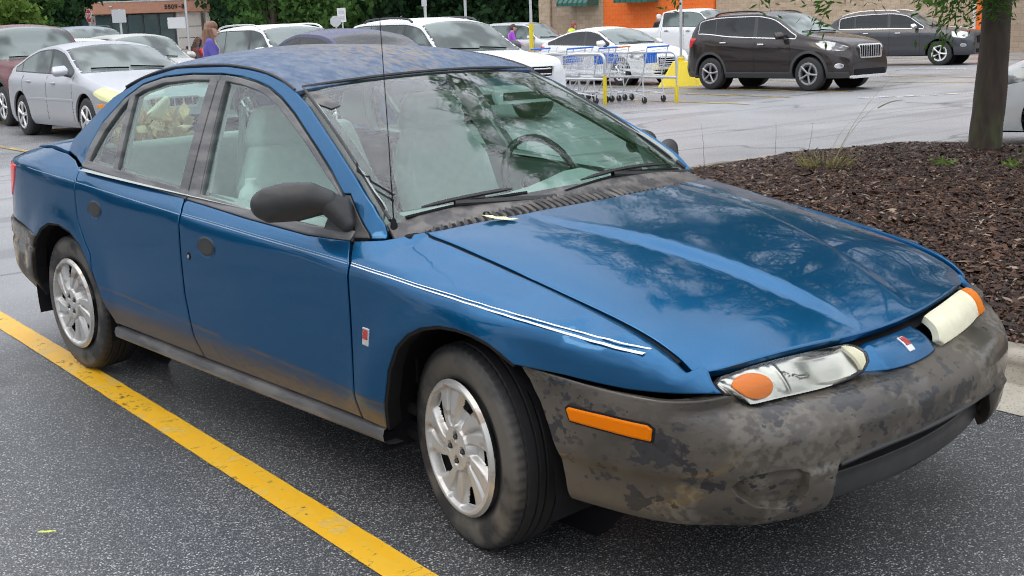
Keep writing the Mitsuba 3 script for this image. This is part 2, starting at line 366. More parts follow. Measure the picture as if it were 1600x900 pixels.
PR('m_cream', lambda p, n, uv: mix(V3(.46, .445, .34), V3(.37, .345, .24), fbm(p.x*30, p.y*30, p.z*30, 3)), .38, coat=.5)
PR('m_redlens', (.34, .012, .014), .12, coat=1.0)
PR('m_trimgrey', (.20, .22, .21), .8)
PR('m_seat', lambda p, n, uv: mix(V3(.27, .295, .28), V3(.32, .345, .325), fbm(p.x*40, p.y*40, p.z*40, 3)), .85, sheen=.3)
PR('m_dash', (.20, .215, .21), .6)
PR('m_chrome', (.80, .80, .80), .12, metal=1.0)
PR('m_white', (.78, .78, .76), .5)
PR('m_badge_red', (.30, .035, .030), .3)
PR('m_badge_silver', (.62, .62, .62), .28, metal=.7)
PR('m_stripe', (.62, .63, .62), .4); PR('m_stripe_faint', (.13, .19, .26), .4)

# ------------------------------------------------------------------ the blue sedan
H = thing('blue_sedan', 'weathered blue four-door sedan with grey faded bumpers in the foreground, parked beside the yellow line', 'car')
GAP = .0032
DLO = [(-2.426,.912),(-2.427,.977),(-2.383,1.078),(-2.268,1.18),(-2.166,1.233),(-2.02,1.264),(-1.829,1.279),(-1.606,1.283),(-1.468,1.276),(-1.357,1.263),(-1.262,1.246),(-1.158,1.213),(-1.045,1.166),(-.954,1.121),(-.843,1.067),(-.737,1.012),(-.625,.946),(-.539,.883),(-.512,.835)]
BELT = [(-.51,.829),(-.717,.824),(-1.087,.837),(-1.52,.860),(-1.95,.882),(-2.401,.906)]
ARCHF = [(-.328,.277),(-.302,.361),(-.284,.414),(-.261,.482),(-.211,.563),(-.152,.612),(-.093,.641),(-.015,.66),(.053,.664),(.113,.66),(.176,.646),(.222,.628),(.269,.606)]
ARCHR = [(-2.945,.27),(-2.953,.324),(-2.942,.404),(-2.903,.498),(-2.85,.56),(-2.783,.607),(-2.675,.645),(-2.559,.653),(-2.445,.634),(-2.353,.588),(-2.295,.521),(-2.24,.454),(-2.195,.385),(-2.165,.311),(-2.152,.27)]
SPLIT = [(-1.523,.869),(-1.485,.816),(-1.488,.635),(-1.484,.517),(-1.465,.415),(-1.453,.358),(-1.419,.283)]
FRONTD = [(-.505,.829),(-.456,.774),(-.450,.641),(-.450,.522),(-.448,.403),(-.450,.330),(-.448,.284)]
REARD = [(-2.415,.907),(-2.373,.849),(-2.378,.781),(-2.374,.697),(-2.335,.640),(-2.268,.560),(-2.262,.50)]
EDGE = [(float(a), float(b)) for a, b in zip(_ex, _edge_z(_ex, .6655))]+[(.712, .652)]
P_ = Polygon
fender = P_(ARCHF+[(.422,.603),(.496,.598),(.594,.591),(.677,.588),(.778,.585),(.752,.611),(.728,.639)]+EDGE[::-1]+[(-.40,.838)]+[(x+.003,z) for x,z in FRONTD])
fdoor = P_(BELT[:4]+SPLIT[1:]+FRONTD[::-1][:-1])
rdoor = P_([(x-.004,z) for x,z in SPLIT][::-1]+[(-1.95,.882)]+REARD+[(-2.20,.385),(-2.165,.311),(-2.158,.283)])
quarter = P_(REARD[::-1]+[(-2.44,.905),(-2.52,.925),(-2.65,.938),(-2.9,.944),(-3.2,.924),(-3.42,.895),(-3.42,.600),(-3.1,.590)]+ARCHR[4:12])
railp = P_([(-.396,.838),(-.42,.878),(-.479,.930),(-.588,.996),(-.746,1.077),(-.846,1.127),(-.986,1.196),(-1.087,1.236),(-1.175,1.264),(-1.317,1.292),(-1.43,1.304),(-1.6,1.313),(-1.95,1.300),(-2.18,1.258),(-2.38,1.180),(-2.55,1.065),(-2.66,.992),(-2.655,.945),(-2.52,.928),(-2.44,.912)]+DLO+[(-.447,.836)])
railp = railp.buffer(0).difference(P_(DLO+[(-.512,.83),(-2.426,.90)]).buffer(.002))
tri_ = P_([(-.625,.946),(-.593,.949),(-.446,.837),(-.508,.834),(-.539,.883)])
railp = railp.difference(tri_.buffer(.002))
glassF = P_([(-1.43,.877),(-1.108,.857),(-.66,.838),(-.645,.86),(-.655,.953),(-.752,1.0),(-.854,1.051),(-.929,1.087),(-1.04,1.137),(-1.153,1.186),(-1.239,1.215),(-1.336,1.237),(-1.45,1.253),(-1.551,1.260)])
glassR = P_([(-2.107,.914),(-1.586,.879),(-1.664,1.262),(-1.81,1.260),(-2.001,1.243),(-2.133,1.214),(-2.192,1.192)])
glassQ = P_([(-2.372,.924),(-2.145,.914),(-2.229,1.178),(-2.273,1.13),(-2.338,1.042),(-2.370,.966)])
bpil = P_([(-1.664,1.268),(-1.577,.866),(-1.427,.862),(-1.549,1.262)])
def both(name, parent, poly, surf_side, mat, label=None, **kw):
    ks = []
    for s in (-1, 1):
        ks.append(add(parent, name, shell(poly, lambda p, o: Sside(p, o, s), **kw), mat, label=label if s < 0 else None))
    return ks
g_ = lambda p: p.buffer(0).buffer(-GAP)
both('fender', H, g_(fender), 0, 'm_paint', res=.03)
fd = both('front_door', H, g_(fdoor), 0, 'm_paint', res=.035, label='front door of the blue sedan, road film along its lower edge')
rd = both('rear_door', H, g_(rdoor), 0, 'm_paint', res=.035)
both('quarter_panel', H, g_(quarter), 0, 'm_paint', res=.03)
both('roof_pillar', H, railp.buffer(-.0015), 0, 'm_paint', res=.02)
both('mirror_triangle', H, tri_.buffer(-.001), 0, 'm_trim', off=-.001, res=.02)
dlo = P_(DLO+[(-.512,.832),(-.717,.828),(-1.087,.841),(-1.52,.864),(-1.95,.886),(-2.42,.908)]).buffer(0).buffer(-.002)
frame = dlo.difference(unary_union([glassF, glassR, glassQ]))
cutx = P_([(-3, .5), (-1.428, .5), (-1.656, 1.5), (-3, 1.5)]); cutf = P_([(-1.425, .5), (0, .5), (0, 1.5), (-1.653, 1.5)])
for s_, k in ((-1, 0), (1, 1)):
    sf = lambda p, o: Sside(p, o, s_)
    add(fd[k], 'window_frame', shell(frame.intersection(cutf), sf, off=.003, res=.02, bevel=.003, th=.03), 'm_frame')
    add(rd[k], 'window_frame', shell(frame.intersection(cutx), sf, off=.003, res=.02, bevel=.003, th=.03), 'm_frame')
    add(rd[k], 'pillar_cover', shell(bpil.intersection(cutx.buffer(-.0015)).buffer(-.002), sf, off=.009, res=.03, th=.008), 'm_frame')
    add(fd[k], 'pillar_cover', shell(bpil.intersection(cutf.buffer(-.0015)).buffer(-.002), sf, off=.009, res=.03, th=.008), 'm_frame')
    add(fd[k], 'window', shell(glassF.buffer(.012), sf, off=-.010, res=.06, bevel=0, th=.001), 'm_glass')
    add(rd[k], 'window', shell(glassR.buffer(.012), sf, off=-.010, res=.06, bevel=0, th=.001), 'm_glass')
    add(rd[k], 'quarter_window', shell(glassQ.buffer(.012), sf, off=-.010, res=.06, bevel=0, th=.001), 'm_glass')
    lo = lambda a, b: LineString([(x, z+.013) for x, z in BELT]).buffer(.012, cap_style=2).intersection(sbox(a, .7, b, 1.0))
    add(fd[k], 'belt_moulding', shell(lo(-1.50, -.5), sf, off=.007, res=.02, bevel=.004, th=.012), 'm_frame')
    add(rd[k], 'belt_moulding', shell(lo(-2.42, -1.51), sf, off=.007, res=.02, bevel=.004, th=.012), 'm_frame')
    # handles: recessed dark ovals
    for d_, (cx, cz), nm in ((fd[k], (-1.295, .718), 0), (rd[k], (-2.194, .756), 1)):
        ov = affinity.rotate(affinity.scale(Point(cx, cz).buffer(1, 24), .060, .033), 4)
        hk = add(d_, 'handle', shell(ov, sf, off=.005, res=.012, bevel=.006, th=.01), 'm_trim')
        cup = affinity.scale(ov, 1.12, 1.16).difference(ov.buffer(.001))
        add(hk, 'handle_cup', shell(affinity.translate(cup, 0, -.004), sf, off=.003, res=.012, bevel=.003, th=.006), 'm_paint')
    lk = Point(-1.424, .668).buffer(.014, 12)
    add(fd[k], 'lock', shell(lk, sf, off=.003, res=.01, bevel=.003, th=.008), 'm_black')
    add(fd[k], 'lock_cylinder', shell(Point(-1.423, .666).buffer(.007, 10), sf, off=.006, res=.01, bevel=.001, th=.004), 'm_chrome')
    # sill moulding: a rounded bar along the bottom
    xs = np.linspace(-2.16, -.335, 40); ys = side(xs, np.full(40, .262))
    sec = np.array([(-.012, .024), (.010, .018), (.016, 0), (.012, -.020), (-.006, -.032), (-.03, -.036), (-.06, -.036)])
    V = np.stack([np.repeat(xs[:, None], 7, 1), s_*(ys[:, None]+sec[None, :, 0]), .250+.008*(xs[:, None]+2.16)/1.8+sec[None, :, 1]], -1).reshape(-1, 3)
    add(H, 'sill_moulding', (V, quads(40, 7)), 'm_frame', smooth=50)
    # pinstripes
    st = [(-2.93,.867),(-2.627,.860),(-2.377,.851),(-2.123,.840),(-1.899,.829),(-1.681,.819),(-1.476,.810),(-1.225,.801),(-.976,.791),(-.749,.783),(-.539,.775),(-.448,.771),(-.385,.767),(-.323,.763),(-.263,.760),(-.204,.756),(-.147,.752),(-.091,.749),(-.037,.746),(.015,.743),(.066,.739),(.114,.736),(.161,.732),(.207,.729),(.251,.725),(.293,.722),(.334,.718),(.373,.714),(.411,.710),(.448,.706),(.484,.701),(.517,.697),(.550,.691),(.580,.686),(.609,.680)]
    if s_ < 0:
        for dz, w in ((0, .0014), (.0062, .0007)):
            ln = LineString([(x, z+dz-.002) for x, z in st]).buffer(w, cap_style=2)
            for cut in ((-3, -2.384), (-2.368, -1.488), (-1.474, -.462), (-.444, .63)):
                if cut[0] < -2 and dz: continue
                add(H, 'pinstripe', shell(ln.intersection(sbox(cut[0], .5, cut[1], 1.0)), sf, off=.0012, res=.02, bevel=0, th=.001), 'm_stripe' if cut[0] > -.6 else 'm_stripe_faint')
    # seams at the fuel side, arch lips
    for A in (ARCHF, ARCHR):
        lipb = LineString(A).buffer(.007, cap_style=2)
        add(H, 'wheel_arch_lip', shell(lipb, sf, off=-.004, res=.015, bevel=.002, th=.05), 'm_black')
# tail lamp on the right rear corner and the rear bumper
for s_ in (-1, 1):
    sf = lambda p, o: Sside(p, o, s_)
    tl = P_([(-3.06,.857),(-3.10,.78),(-3.20,.70),(-3.44,.69),(-3.44,.862)])
    add(H, 'tail_lamp', shell(affinity.translate(tl, -.06, 0), sf, off=.004, res=.03, bevel=.006, th=.02), 'm_redlens')
    rb = P_([(-2.828,.573),(-3.1,.588),(-3.50,.598),(-3.50,.33),(-3.25,.315),(-2.99,.262),(-2.953,.324),(-2.942,.404),(-2.903,.498)])
    kb = add(H, 'rear_bumper', shell(rb.buffer(-.002), lambda p, o: Sside(p, o+.012-.010*np.exp(-((p[:, 1]-.505)/.012)**2)-.02*np.clip((.36-p[:, 1])/.08, 0, 1), s_), res=.022, bevel=.005, th=.03), 'm_bumper')
def rear(p, off=0):   # end face: u across -1..1, z
    z = p[:, 1]; sh = .17*np.clip(z-.5, 0, .5)
    w = side(np.full(len(z), -3.46), z)
    return np.stack([-3.48+sh-.05*(1-p[:, 0]**2)-off, p[:, 0]*w, z], 1)
add(H, 'rear_panel', shell(sbox(-1, .55, 1, .89), rear, res=.05, sc=(.6, 1)), 'm_paint')
add(H, 'rear_bumper', shell(sbox(-1, .30, 1, .595), lambda p, o: rear(p, o+.015), res=.05, sc=(.6, 1)), 'm_bumper')
# boot lid
def deck(p, off=0):
    x, s = p[:, 0], p[:, 1]; zb = _ZB(x); w = side(x, zb)
    return np.stack([x, s*w, zb+.030*(1-np.abs(s)**2.4)*np.clip((x+3.55)/.3, .3, 1)+off], 1)
add(H, 'boot_lid', shell(P_([(-2.69,-.985),(-2.84,-.75),(-2.94,0),(-2.84,.75),(-2.69,.985),(-3.45,.985),(-3.47,0),(-3.45,-.985)]), deck, res=.045, sc=(1, .65)), 'm_paint')
add(H, 'rear_shelf_panel', shell(P_([(-2.60,-.96),(-2.60,.96),(-2.80,.8),(-2.925,0),(-2.80,-.8)]), lambda p, o: deck(p, o-.012), res=.06, sc=(1, .65)), 'm_black')
# roof, rear window, windscreen
ss = np.linspace(-1, 1, 21)
rp = P_([(-1.060-.030*abs(s)**2.2, s*.995) for s in ss]+[(-2.30+.03*abs(s)**2-.0*s, s*.995) for s in ss[::-1]])
rk = add(H, 'roof', shell(rp, roof, res=.03, sc=(1, .55), bevel=.002), 'm_roof', label='faded roof of the blue sedan with stripped, blotchy paint')
for s_ in (-1, 1):
    xs = np.linspace(-1.10, -2.30, 40); q = roof(np.c_[xs, np.full(40, s_*.985)], .002)
    add(rk, 'roof_moulding', tube(q, .005, 6), 'm_trim')
def rglass(p, off=0):
    u, v = p[:, 0], p[:, 1]
    tp = roof(np.c_[-2.30+.03*u**2, u*.985]); zb = .985-.03*u**2
    bt = np.stack([-2.92+.27*np.abs(u)**2, u*.62, .972-.02*u**2], 1)
    q = bt*(1-v)[:, None]+tp*v[:, None]; b = .03*np.sin(np.pi*np.clip(v, 0, 1))+off
    return q+np.stack([-.5*b, 0*b, .86*b], 1)
add(H, 'rear_window', shell(sbox(-.985, .03, .985, .985), rglass, res=.08, sc=(.6, .7), bevel=0, th=.001), 'm_glass')
rw = sbox(-1, 0, 1, 1).difference(sbox(-.93, .07, .93, .94).buffer(.0))
add(H, 'rear_window_seal', shell(rw, rglass, off=.003, res=.05, sc=(.6, .7), bevel=.001), 'm_black')
ws = P_([(u, 0) for u in np.linspace(-1, 1, 21)]+[(u, 1) for u in np.linspace(1, -1, 21)])
wk = add(H, 'windscreen', shell(ws.buffer(-.004), wind, res=.05, sc=(.65, .75), bevel=0, th=.001), 'm_glass')
frit = sbox(-1, 0, 1, 1).difference(sbox(-.945, .035, .945, .985).buffer(-.02).buffer(.02))
add(wk, 'glass_border', shell(frit, wind, off=-.003, res=.04, sc=(.65, .75), bevel=0, th=.001), 'm_dark')
add(wk, 'sun_band', shell(sbox(-.945, .83, .945, .985), wind, off=-.006, res=.06, sc=(.65, .75), bevel=0, th=.001), dict(type='thindielectric', int_ior=1.02, specular_transmittance=rgb((.20, .27, .38))))
seal = np.linspace(-1, 1, 30)
add(wk, 'top_seal', tube(wind(np.c_[seal, np.full(30, 1.0)], .006), .006, 6), 'm_trim')
for s_ in (-1, 1):
    vv = np.linspace(.02, 1, 30)
    add(wk, 'side_seal', tube(wind(np.c_[np.full(30, s_*1.0), vv], .004), .006, 6), 'm_trim')
# torn strip of black moulding by the right pillar, tape at the top corner
q = wind(np.array([[-1.0, .36], [-1.02, .31], [-1.0, .27], [-.985, .27], [-.99, .24], [-.96, .19], [-.93, .14]]), .012)
add(wk, 'torn_moulding', tube(q, .0035, 5), 'm_black', label='torn strip of black moulding curling off the right windscreen pillar')
add(wk, 'tape', shell(P_([(-1.0,.955),(-.93,.95),(-.865,.80),(-.93,.785),(-1.0,.86)]), wind, off=.004, res=.02, sc=(.65, .75), bevel=.001, th=.002), 'm_cowl', label='crumpled grey tape at the top right corner of the windscreen')
ring = Point(0, 0).buffer(1, 20)
add(wk, 'mirror_mount', shell(affinity.scale(affinity.translate(ring, .10, .80), .035, .03, origin=(.10, .80)), wind, off=-.012, res=.02, sc=(.65, .75), bevel=0, th=.004), 'm_dark')
# cowl panel with louvres
def cowl(p, off=0):
    u, v = p[:, 0], p[:, 1]
    y = u*.735; g = wind(np.c_[u*1.03, 0*u+.018]); xh = -.157-.17*np.abs(u)**2.0
    hh = hood(np.c_[xh, np.clip(y, -.664, .664)])
    a = np.stack([xh-.004, y, hh[:, 2]-.014-.045*np.clip((np.abs(u)-.86)/.12, 0, 1)], 1)
    g = g+np.array([.010, 0, .006])
    q = a*(1-v)[:, None]+g*v[:, None]
    q[:, 2] += off-.004*np.sin(np.pi*v)-.020*np.clip((np.abs(u)-.86)/.12, 0, 1)*v
    return q
ck = add(H, 'cowl', shell(sbox(-.985, -.10, .985, 1.12), cowl, res=.03, sc=(.735, .12), bevel=.001), 'm_cowl')
for u in np.linspace(-.90, .90, 54):
    if .03 < u < .075: continue
    tall = .66 if u > -.35 else .25+.41*(u+.9)/.55
    v = np.linspace(.05, tall, 5)
    c1 = cowl(np.c_[u+.012*np.sin(v*4), v], .004); c2 = cowl(np.c_[u+.012+.012*np.sin(v*4), v], .004)
    w_ = cowl(np.c_[u+.006+.012*np.sin(v*4), v], .012)
    vv = np.stack([c1, w_, c2], 1).reshape(-1, 3)
    slot = np.stack([c2+[0, 0, .0006], cowl(np.c_[u+.0265+.012*np.sin(v*4), v], .0048)], 1).reshape(-1, 3)
    add(ck, 'louvre', (vv, quads(5, 3)), 'm_cowl', smooth=False)
    add(ck, 'slot', (slot, quads(5, 2)), 'm_black', smooth=False)
add(ck, 'plug', place(lathe([(0, .006), (.008, .006), (.011, .002), (.011, -.004)], 12, 'z'), cowl(np.array([[-.60, .55]]))[0]), 'm_black')
# hood
ys = np.linspace(-.659, .659, 33)
hp = P_([(lip(y), y) for y in ys]+[(.2, .6605), (-.290, .6625)]+[(-.157-.17*(abs(y)/.735)**2.0, y) for y in np.linspace(.655, -.655, 25)]+[(-.290, -.6625), (.2, -.6605)]).buffer(0)
hd = add(H, 'hood', shell(hp.buffer(-.003), hood, res=.015, bevel=.005, th=.02), 'm_paint', smooth=45)
add(H, 'engine_bay', shell(hp.buffer(-.012), lambda p, o: hood(p, o-.055), res=.06, bevel=0, th=.05), 'm_black')
for s_ in (-1, 1):
    e = [hood(np.array([[x, s_*.661]]), -.02)[0] for x in np.linspace(-.31, .66, 24)]
    add(H, 'hood_gap', tube(e, .012, 6), 'm_black')
# front bumper
XQ = lambda x: np.interp(x, _bc(np.linspace(0, .6, 200))[:, 0], np.linspace(0, .6, 200))
arch = [(XQ(x), z) for x, z in ((.269,.606),(.31,.575),(.351,.525),(.382,.456),(.407,.393),(.414,.33),(.412,.262))]
half = [(.0, .604)]+arch[1:]
right = [(q, z) for q, z in arch]
top = [(XQ(.42), .599), (XQ(.6), .590), (XQ(.70), .586), (.47, .582), (.52, .566), (.58, .5595), (.70, .5590), (.80, .560), (.86, .5605), (.90, .560)]
outl = right+[(.55, .258), (.62, .256), (.66, .262)]
full = [(q, z) for q, z in outl]
poly = P_([p for p in right[::-1]][::-1] + [(.55, .258), (1.45, .258)] + [(2-q, z) for q, z in right][::-1] + [(2-q, z) for q, z in top] + [(q, z) for q, z in top[::-1]])
slot_ = P_([(.672, .200), (.685, .30), (.70, .385), (.76, .400), (1.0, .408), (1.24, .400), (1.30, .385), (1.315, .30), (1.328, .200)])
fog = P_([(.470,.375),(.482,.352),(.516,.322),(.569,.309),(.606,.312),(.620,.345),(.618,.395),(.598,.405),(.552,.409),(.505,.404),(.482,.393)])
fogm = P_([(2-q, z) for q, z in fog.exterior.coords])
def bump2(p, off=0):
    q, z = p[:, 0], p[:, 1]; a = np.minimum(q, 2-q)
    pod = np.clip((a-.44)/.10, 0, 1)*np.clip((.70-a)/.02, 0, 1)*np.clip((.405-z)/.025, 0, 1)
    pod = pod*pod*(3-2*pod)
    return bump(p, off+.020*pod+.0035*np.sin(q*23)*np.clip((.5-z)/.1, 0, 1)*.5)
SB = (1.22, 1)
bk = add(H, 'front_bumper', shell(poly.buffer(0).difference(slot_).difference(fog).difference(fogm), bump2, res=.017, bevel=.004, th=.05, sc=SB), 'm_bumper', smooth=45,
         label='grey plastic front bumper with worn, blotchy finish')
for f_ in (fog, fogm):
    add(bk, 'fog_lamp_recess', shell(f_.buffer(.004), lambda p, o: bump2(p, o-.028+.05*np.clip((p[:, 1]-.36)/.12, -1, 1)*.25), res=.02, bevel=0, sc=SB, th=.02), 'm_bumper')
dam = P_([(.64, .300), (.70, .265), (1.0, .255), (1.30, .265), (1.36, .300), (1.36, .338), (.64, .338)])
add(bk, 'air_dam', shell(dam, lambda p, o: bump(p, o-.040+.030*np.clip((.33-p[:, 1])/.07, 0, 1)), res=.03, bevel=.004, sc=SB, th=.03), 'm_trim')
add(bk, 'grille_void', shell(sbox(.64, .30, 1.36, .43), lambda p, o: bump(p, o-.075), res=.06, bevel=0, sc=SB), 'm_black')
qq = np.linspace(.70, 1.30, 40)
add(bk, 'grille_edge', tube(bump(np.c_[qq, .408-.020*np.abs((qq-1)/.3)**4], -.004), .008, 6), 'm_trim')
qq = np.linspace(.66, 1.34, 40)
for s_ in (-1, 1):
    mk = [(.143,.526),(.15,.534),(.232,.533),(.318,.527),(.329,.517),(.326,.484),(.235,.492),(.152,.496)]
    mk = P_([(q, z) if s_ < 0 else (2-q, z) for q, z in mk])
    m_ = add(bk, 'marker_lamp', shell(mk.buffer(.003), bump, off=.002, res=.015, bevel=.001, th=.006, sc=SB), 'm_black')
    add(m_, 'lens', shell(mk.buffer(-.002).buffer(-.003).buffer(.003), bump, off=.009, res=.012, bevel=.005, th=.012, sc=SB), 'm_amber')
    ln = sbox(-.9, 0, .9, 1)
# body mass behind the lamps
add(H, 'front_carrier', shell(sbox(.46, .44, 1.54, .60), lambda p, o: np.c_[bump(np.c_[p[:, 0], np.full(len(p), .45)], -.205+o)[:, :2], p[:, 1]], res=.05, bevel=0, sc=SB), 'm_black')
# headlamps
def lampS(s):
    def f(p, off=0):
        u, v = p[:, 0], p[:, 1]
        q = .475+.395*u; b = bump(np.stack([q, .5500+.020*np.clip(1-u/.12, 0, 1)], 1), -.002); b[:, 2] += .0125
        y = -(.652-.478*u); x = lip(y)+.003; t = hood(np.c_[x, y]); t[:, 2] -= .014; t[:, 0] = x-.006
        r = b*(1-v)[:, None]+t*v[:, None]
        bu = .016*np.sin(np.pi*np.clip(v, 0, 1))+off
        n = np.stack([.80-.25*(1-u), -.20-.45*(1-u), .52+0*u], 1)
        r = r+n*bu[:, None]
        r[:, 1] *= -s; return r
    return f
lamp_poly = P_([(.0,.05),(.06,.0),(.25,-.02),(.6,-.02),(.80,.02),(.90,.12),(.965,.32),(.995,.60),(.98,.84),(.94,.96),(.8,.985),(.5,.985),(.24,.985),(.10,.93),(.03,.62)])
for s_ in (-1, 1):
    L_ = thing(f'{H}__headlamp', '', ''); labels.pop(L_)
    f = lampS(s_)
    SL = (.44, .13)
    add(L_, 'housing', shell(lamp_poly.buffer(.035), f, off=-.072, res=.03, sc=SL, bevel=0, th=.01), 'm_black')
    if s_ < 0:
        labels[L_] = {}
        labels.pop(L_)
        def refl(p, o):
            w = np.zeros(len(p)); u, v = p[:, 0], p[:, 1]
            d1 = np.hypot((u-.74)*3.2, (v-.5)*1.05); d2 = np.hypot((u-.215)*4.4, (v-.5)*1.1)
            w = -.028*np.exp(-(d1/.62)**4)-.010*np.exp(-(d2/.42)**2)+.006*np.clip(1-np.abs(u-.395)/.012, 0, 1)+.005*np.clip(1-np.abs(v-.5-.12*np.sin(u*21))/.05, 0, 1)*(u > .40)*(u < .58)
            w += .006*(np.abs(((u*13+v*1.5) % 1)-.5)-.25)*(u < .385)
            w *= np.clip(np.minimum(np.minimum(v, 1-v)*6, np.minimum(u, 1-u)*14), 0, 1)
            return f(p, o-.014+w)
        add(L_, 'seal', shell(lamp_poly.buffer(.016).difference(lamp_poly.buffer(-.004)), f, off=-.006, res=.012, sc=SL, bevel=.001, th=.02), 'm_black')
        add(L_, 'reflector', shell(lamp_poly.buffer(-.006), refl, res=.008, sc=SL, bevel=0, th=.01), 'm_reflector', smooth=25)
        bulb = affinity.scale(Point(.215, .46).buffer(1, 24), .112, .40)
        add(L_, 'turn_signal', shell(bulb.intersection(lamp_poly.buffer(-.02)), lambda p, o: f(p, o-.009+.006*(1-((p[:, 0]-.215)/.112)**2-((p[:, 1]-.46)/.40)**2)), res=.012, sc=SL, bevel=.003, th=.012), 'm_amber', smooth=50)
        cv = lamp_poly.intersection(sbox(.90, -.1, 1.1, 1.1))
        add(L_, 'inner_end', shell(cv.buffer(-.005), f, off=-.008, res=.02, sc=SL, bevel=.002, th=.01), 'm_cream')
        add(L_, 'lens', shell(lamp_poly.buffer(-.004), f, off=.001, res=.03, sc=SL, bevel=0, th=.001), 'm_lens')
    else:
        add(L_, 'lens', shell(lamp_poly.union(P_([(.6,-.02),(.97,-.02),(1.02,.12),(.99,.96),(.9,.985),(.6,.98)])).difference(sbox(0, -.1, .27, 1.1)).buffer(-.004), f, off=.0, res=.02, sc=SL, bevel=.004, th=.02), 'm_cream', label='yellowed, clouded lens of the left headlamp')
        add(L_, 'turn_signal', shell(lamp_poly.intersection(sbox(0, -.1, .262, 1.1)).buffer(-.004), f, off=.0, res=.02, sc=SL, bevel=.004, th=.02), 'm_amber')
# nose panel with badge
def nose(p, off=0):
    u, v = p[:, 0], p[:, 1]
    q = 1+.150*u; b = bump(np.stack([q, .5505+.007*np.abs(u)**2], 1), .004)
    y = .172*u; t = np.stack([.838-.02*u**2, y, .612-.004*u**2], 1)
    r = b*(1-v)[:, None]+t*v[:, None]
    bu = .010*np.sin(np.pi*np.clip(v, 0, 1))+.006-.026*np.clip((np.abs(u)-.64)/.36, 0, 1)+off
    return r+np.stack([.62*bu, 0*bu, .78*bu], 1)
nk_ = add(H, 'nose_panel', shell(P_([(-1.0, .16), (-.66, 0), (.84, 0), (1.02, .12), (.94, .98), (-.99, .98)]), nose, res=.012, sc=(.16, .11), bevel=.003, th=.03), 'm_paint')
add(nk_, 'shadow_gap', shell(sbox(-1.15, .5, 1.15, 1.7), nose, off=-.035, res=.03, sc=(.16, .11), bevel=0), 'm_black')
def badge(parent, f, sc):
    """silver tile with a red field crossed by two pale arcs"""
    R_ = lambda a: affinity.scale(a, 1, 1)
    tile = sbox(-.5, -.5, .5, .5).buffer(-.06).buffer(.06)
    k = add(parent, 'badge', shell(tile, f, off=.004, res=.012, sc=sc, bevel=.002, th=.006), 'm_badge_silver')
    red = sbox(-.40, -.14, .40, .42)
    arc1 = LineString([(.42-.95*math.cos(t)*.9, -.2+.8*math.sin(t)) for t in np.linspace(-.1, 1.5, 14)]).buffer(.045)
    arc2 = LineString([(-.42, .40), (-.1, .22), (.2, 0), (.42, -.16)]).buffer(.03)
    add(k, 'red_field', shell(red.difference(arc1).difference(arc2), f, off=.0058, res=.012, sc=sc, bevel=0, th=.002), 'm_badge_red')
badge(nk_, lambda p, o: nose(np.c_[.03+p[:, 0]*.155, .52-p[:, 1]*-.50], o), (.030, .052))
badge(H, lambda p, o: Sside(np.c_[-.364+p[:, 0]*.036, .567+p[:, 1]*.052], o), (.036, .052))
# door mirror
for s_ in (-1, 1):
    sx_ = -.05 if s_ < 0 else -.10
    mm = hull([(-.725, -.930, .928, .052), (-.705, -.930, .955, .036), (-.65, -.89, .946, .060), (-.585, -.845, .955, .052), (-.545, -.80, .940, .040), (-.62, -.87, .915, .040), (-.70, -.93, .905, .036)], 3)
    ft = hull([(-.595, -.80, .935, .036), (-.545, -.765, .870, .026), (-.575, -.755, .925, .024)], 2)
    mm = (mm[0]+[sx_, 0, 0], mm[1])
    if s_ > 0: c0_ = mm[0].mean(0); mm = (c0_+(mm[0]-c0_)*.85+[-.07, 0, 0], mm[1])
    c0_ = np.array([-.60, s_*0-.80, .93]); mm = (c0_+(mm[0]-c0_)*.90, mm[1])
    M_ = mm if s_ < 0 else mirror(mm); F_ = ft if s_ < 0 else mirror(ft)
    kk = add(H, 'door_mirror', M_, 'm_trim', smooth=60)
    add(kk, 'foot', F_, 'm_trim', smooth=60)
    sail = P_([(-.64,.945),(-.60,.925),(-.548,.884),(-.518,.838),(-.66,.838),(-.655,.90)])
    add(kk, 'sail', shell(sail, lambda p, o: Sside(p, o, s_), off=.006, res=.03, bevel=.003), 'm_trim')
    gl = place(lathe([(0, 0), (.05, 0)], 24, 'x'), (0, 0, 0))
    add(kk, 'mirror_glass', place((gl[0]*[1, 1.3, .8], gl[1]), (-.728+sx_, s_*.86, .935), rz(s_*.2)), 'm_chrome')
# aerial
b0 = np.array([-.415, -.688, .858])
ak = add(H, 'aerial', tube([b0, b0+[-.010, .004, .30], b0+[-.030, .012, .625]], [.0022, .0016, .0011], 6), 'm_black', smooth=True)
add(ak, 'base', hull([(*b0, .014), (b0[0], b0[1], b0[2]+.03, .005)]), 'm_black')
# wipers
def wiper(pts, u0):
    n_ = len(pts); p = wind(np.array(pts), .020)
    k = add(H, 'wiper', tube(wind(np.array(pts), .010), .006, 5), 'm_black')
    add(k, 'arm', tube(np.vstack([wind(np.array([u0]), .01), p[n_//3], p[n_//2+1]]), [.012, .009, .006], 6), 'm_trim')
    add(k, 'blade_frame', tube(wind(np.array(pts[1:-1])+[0, .012], .026), [.003]+[.007]*(n_-4)+[.003], 5), 'm_trim')
wiper([(-.938+.60*t, .012+.014*t+.012*math.sin(t*3)) for t in np.linspace(0, 1, 9)], (-.22, -.03))
wiper([(-.136+.98*t, -.004+.006*t+.038*math.sin(t*3.0)) for t in np.linspace(0, 1, 9)], (.96, -.03))
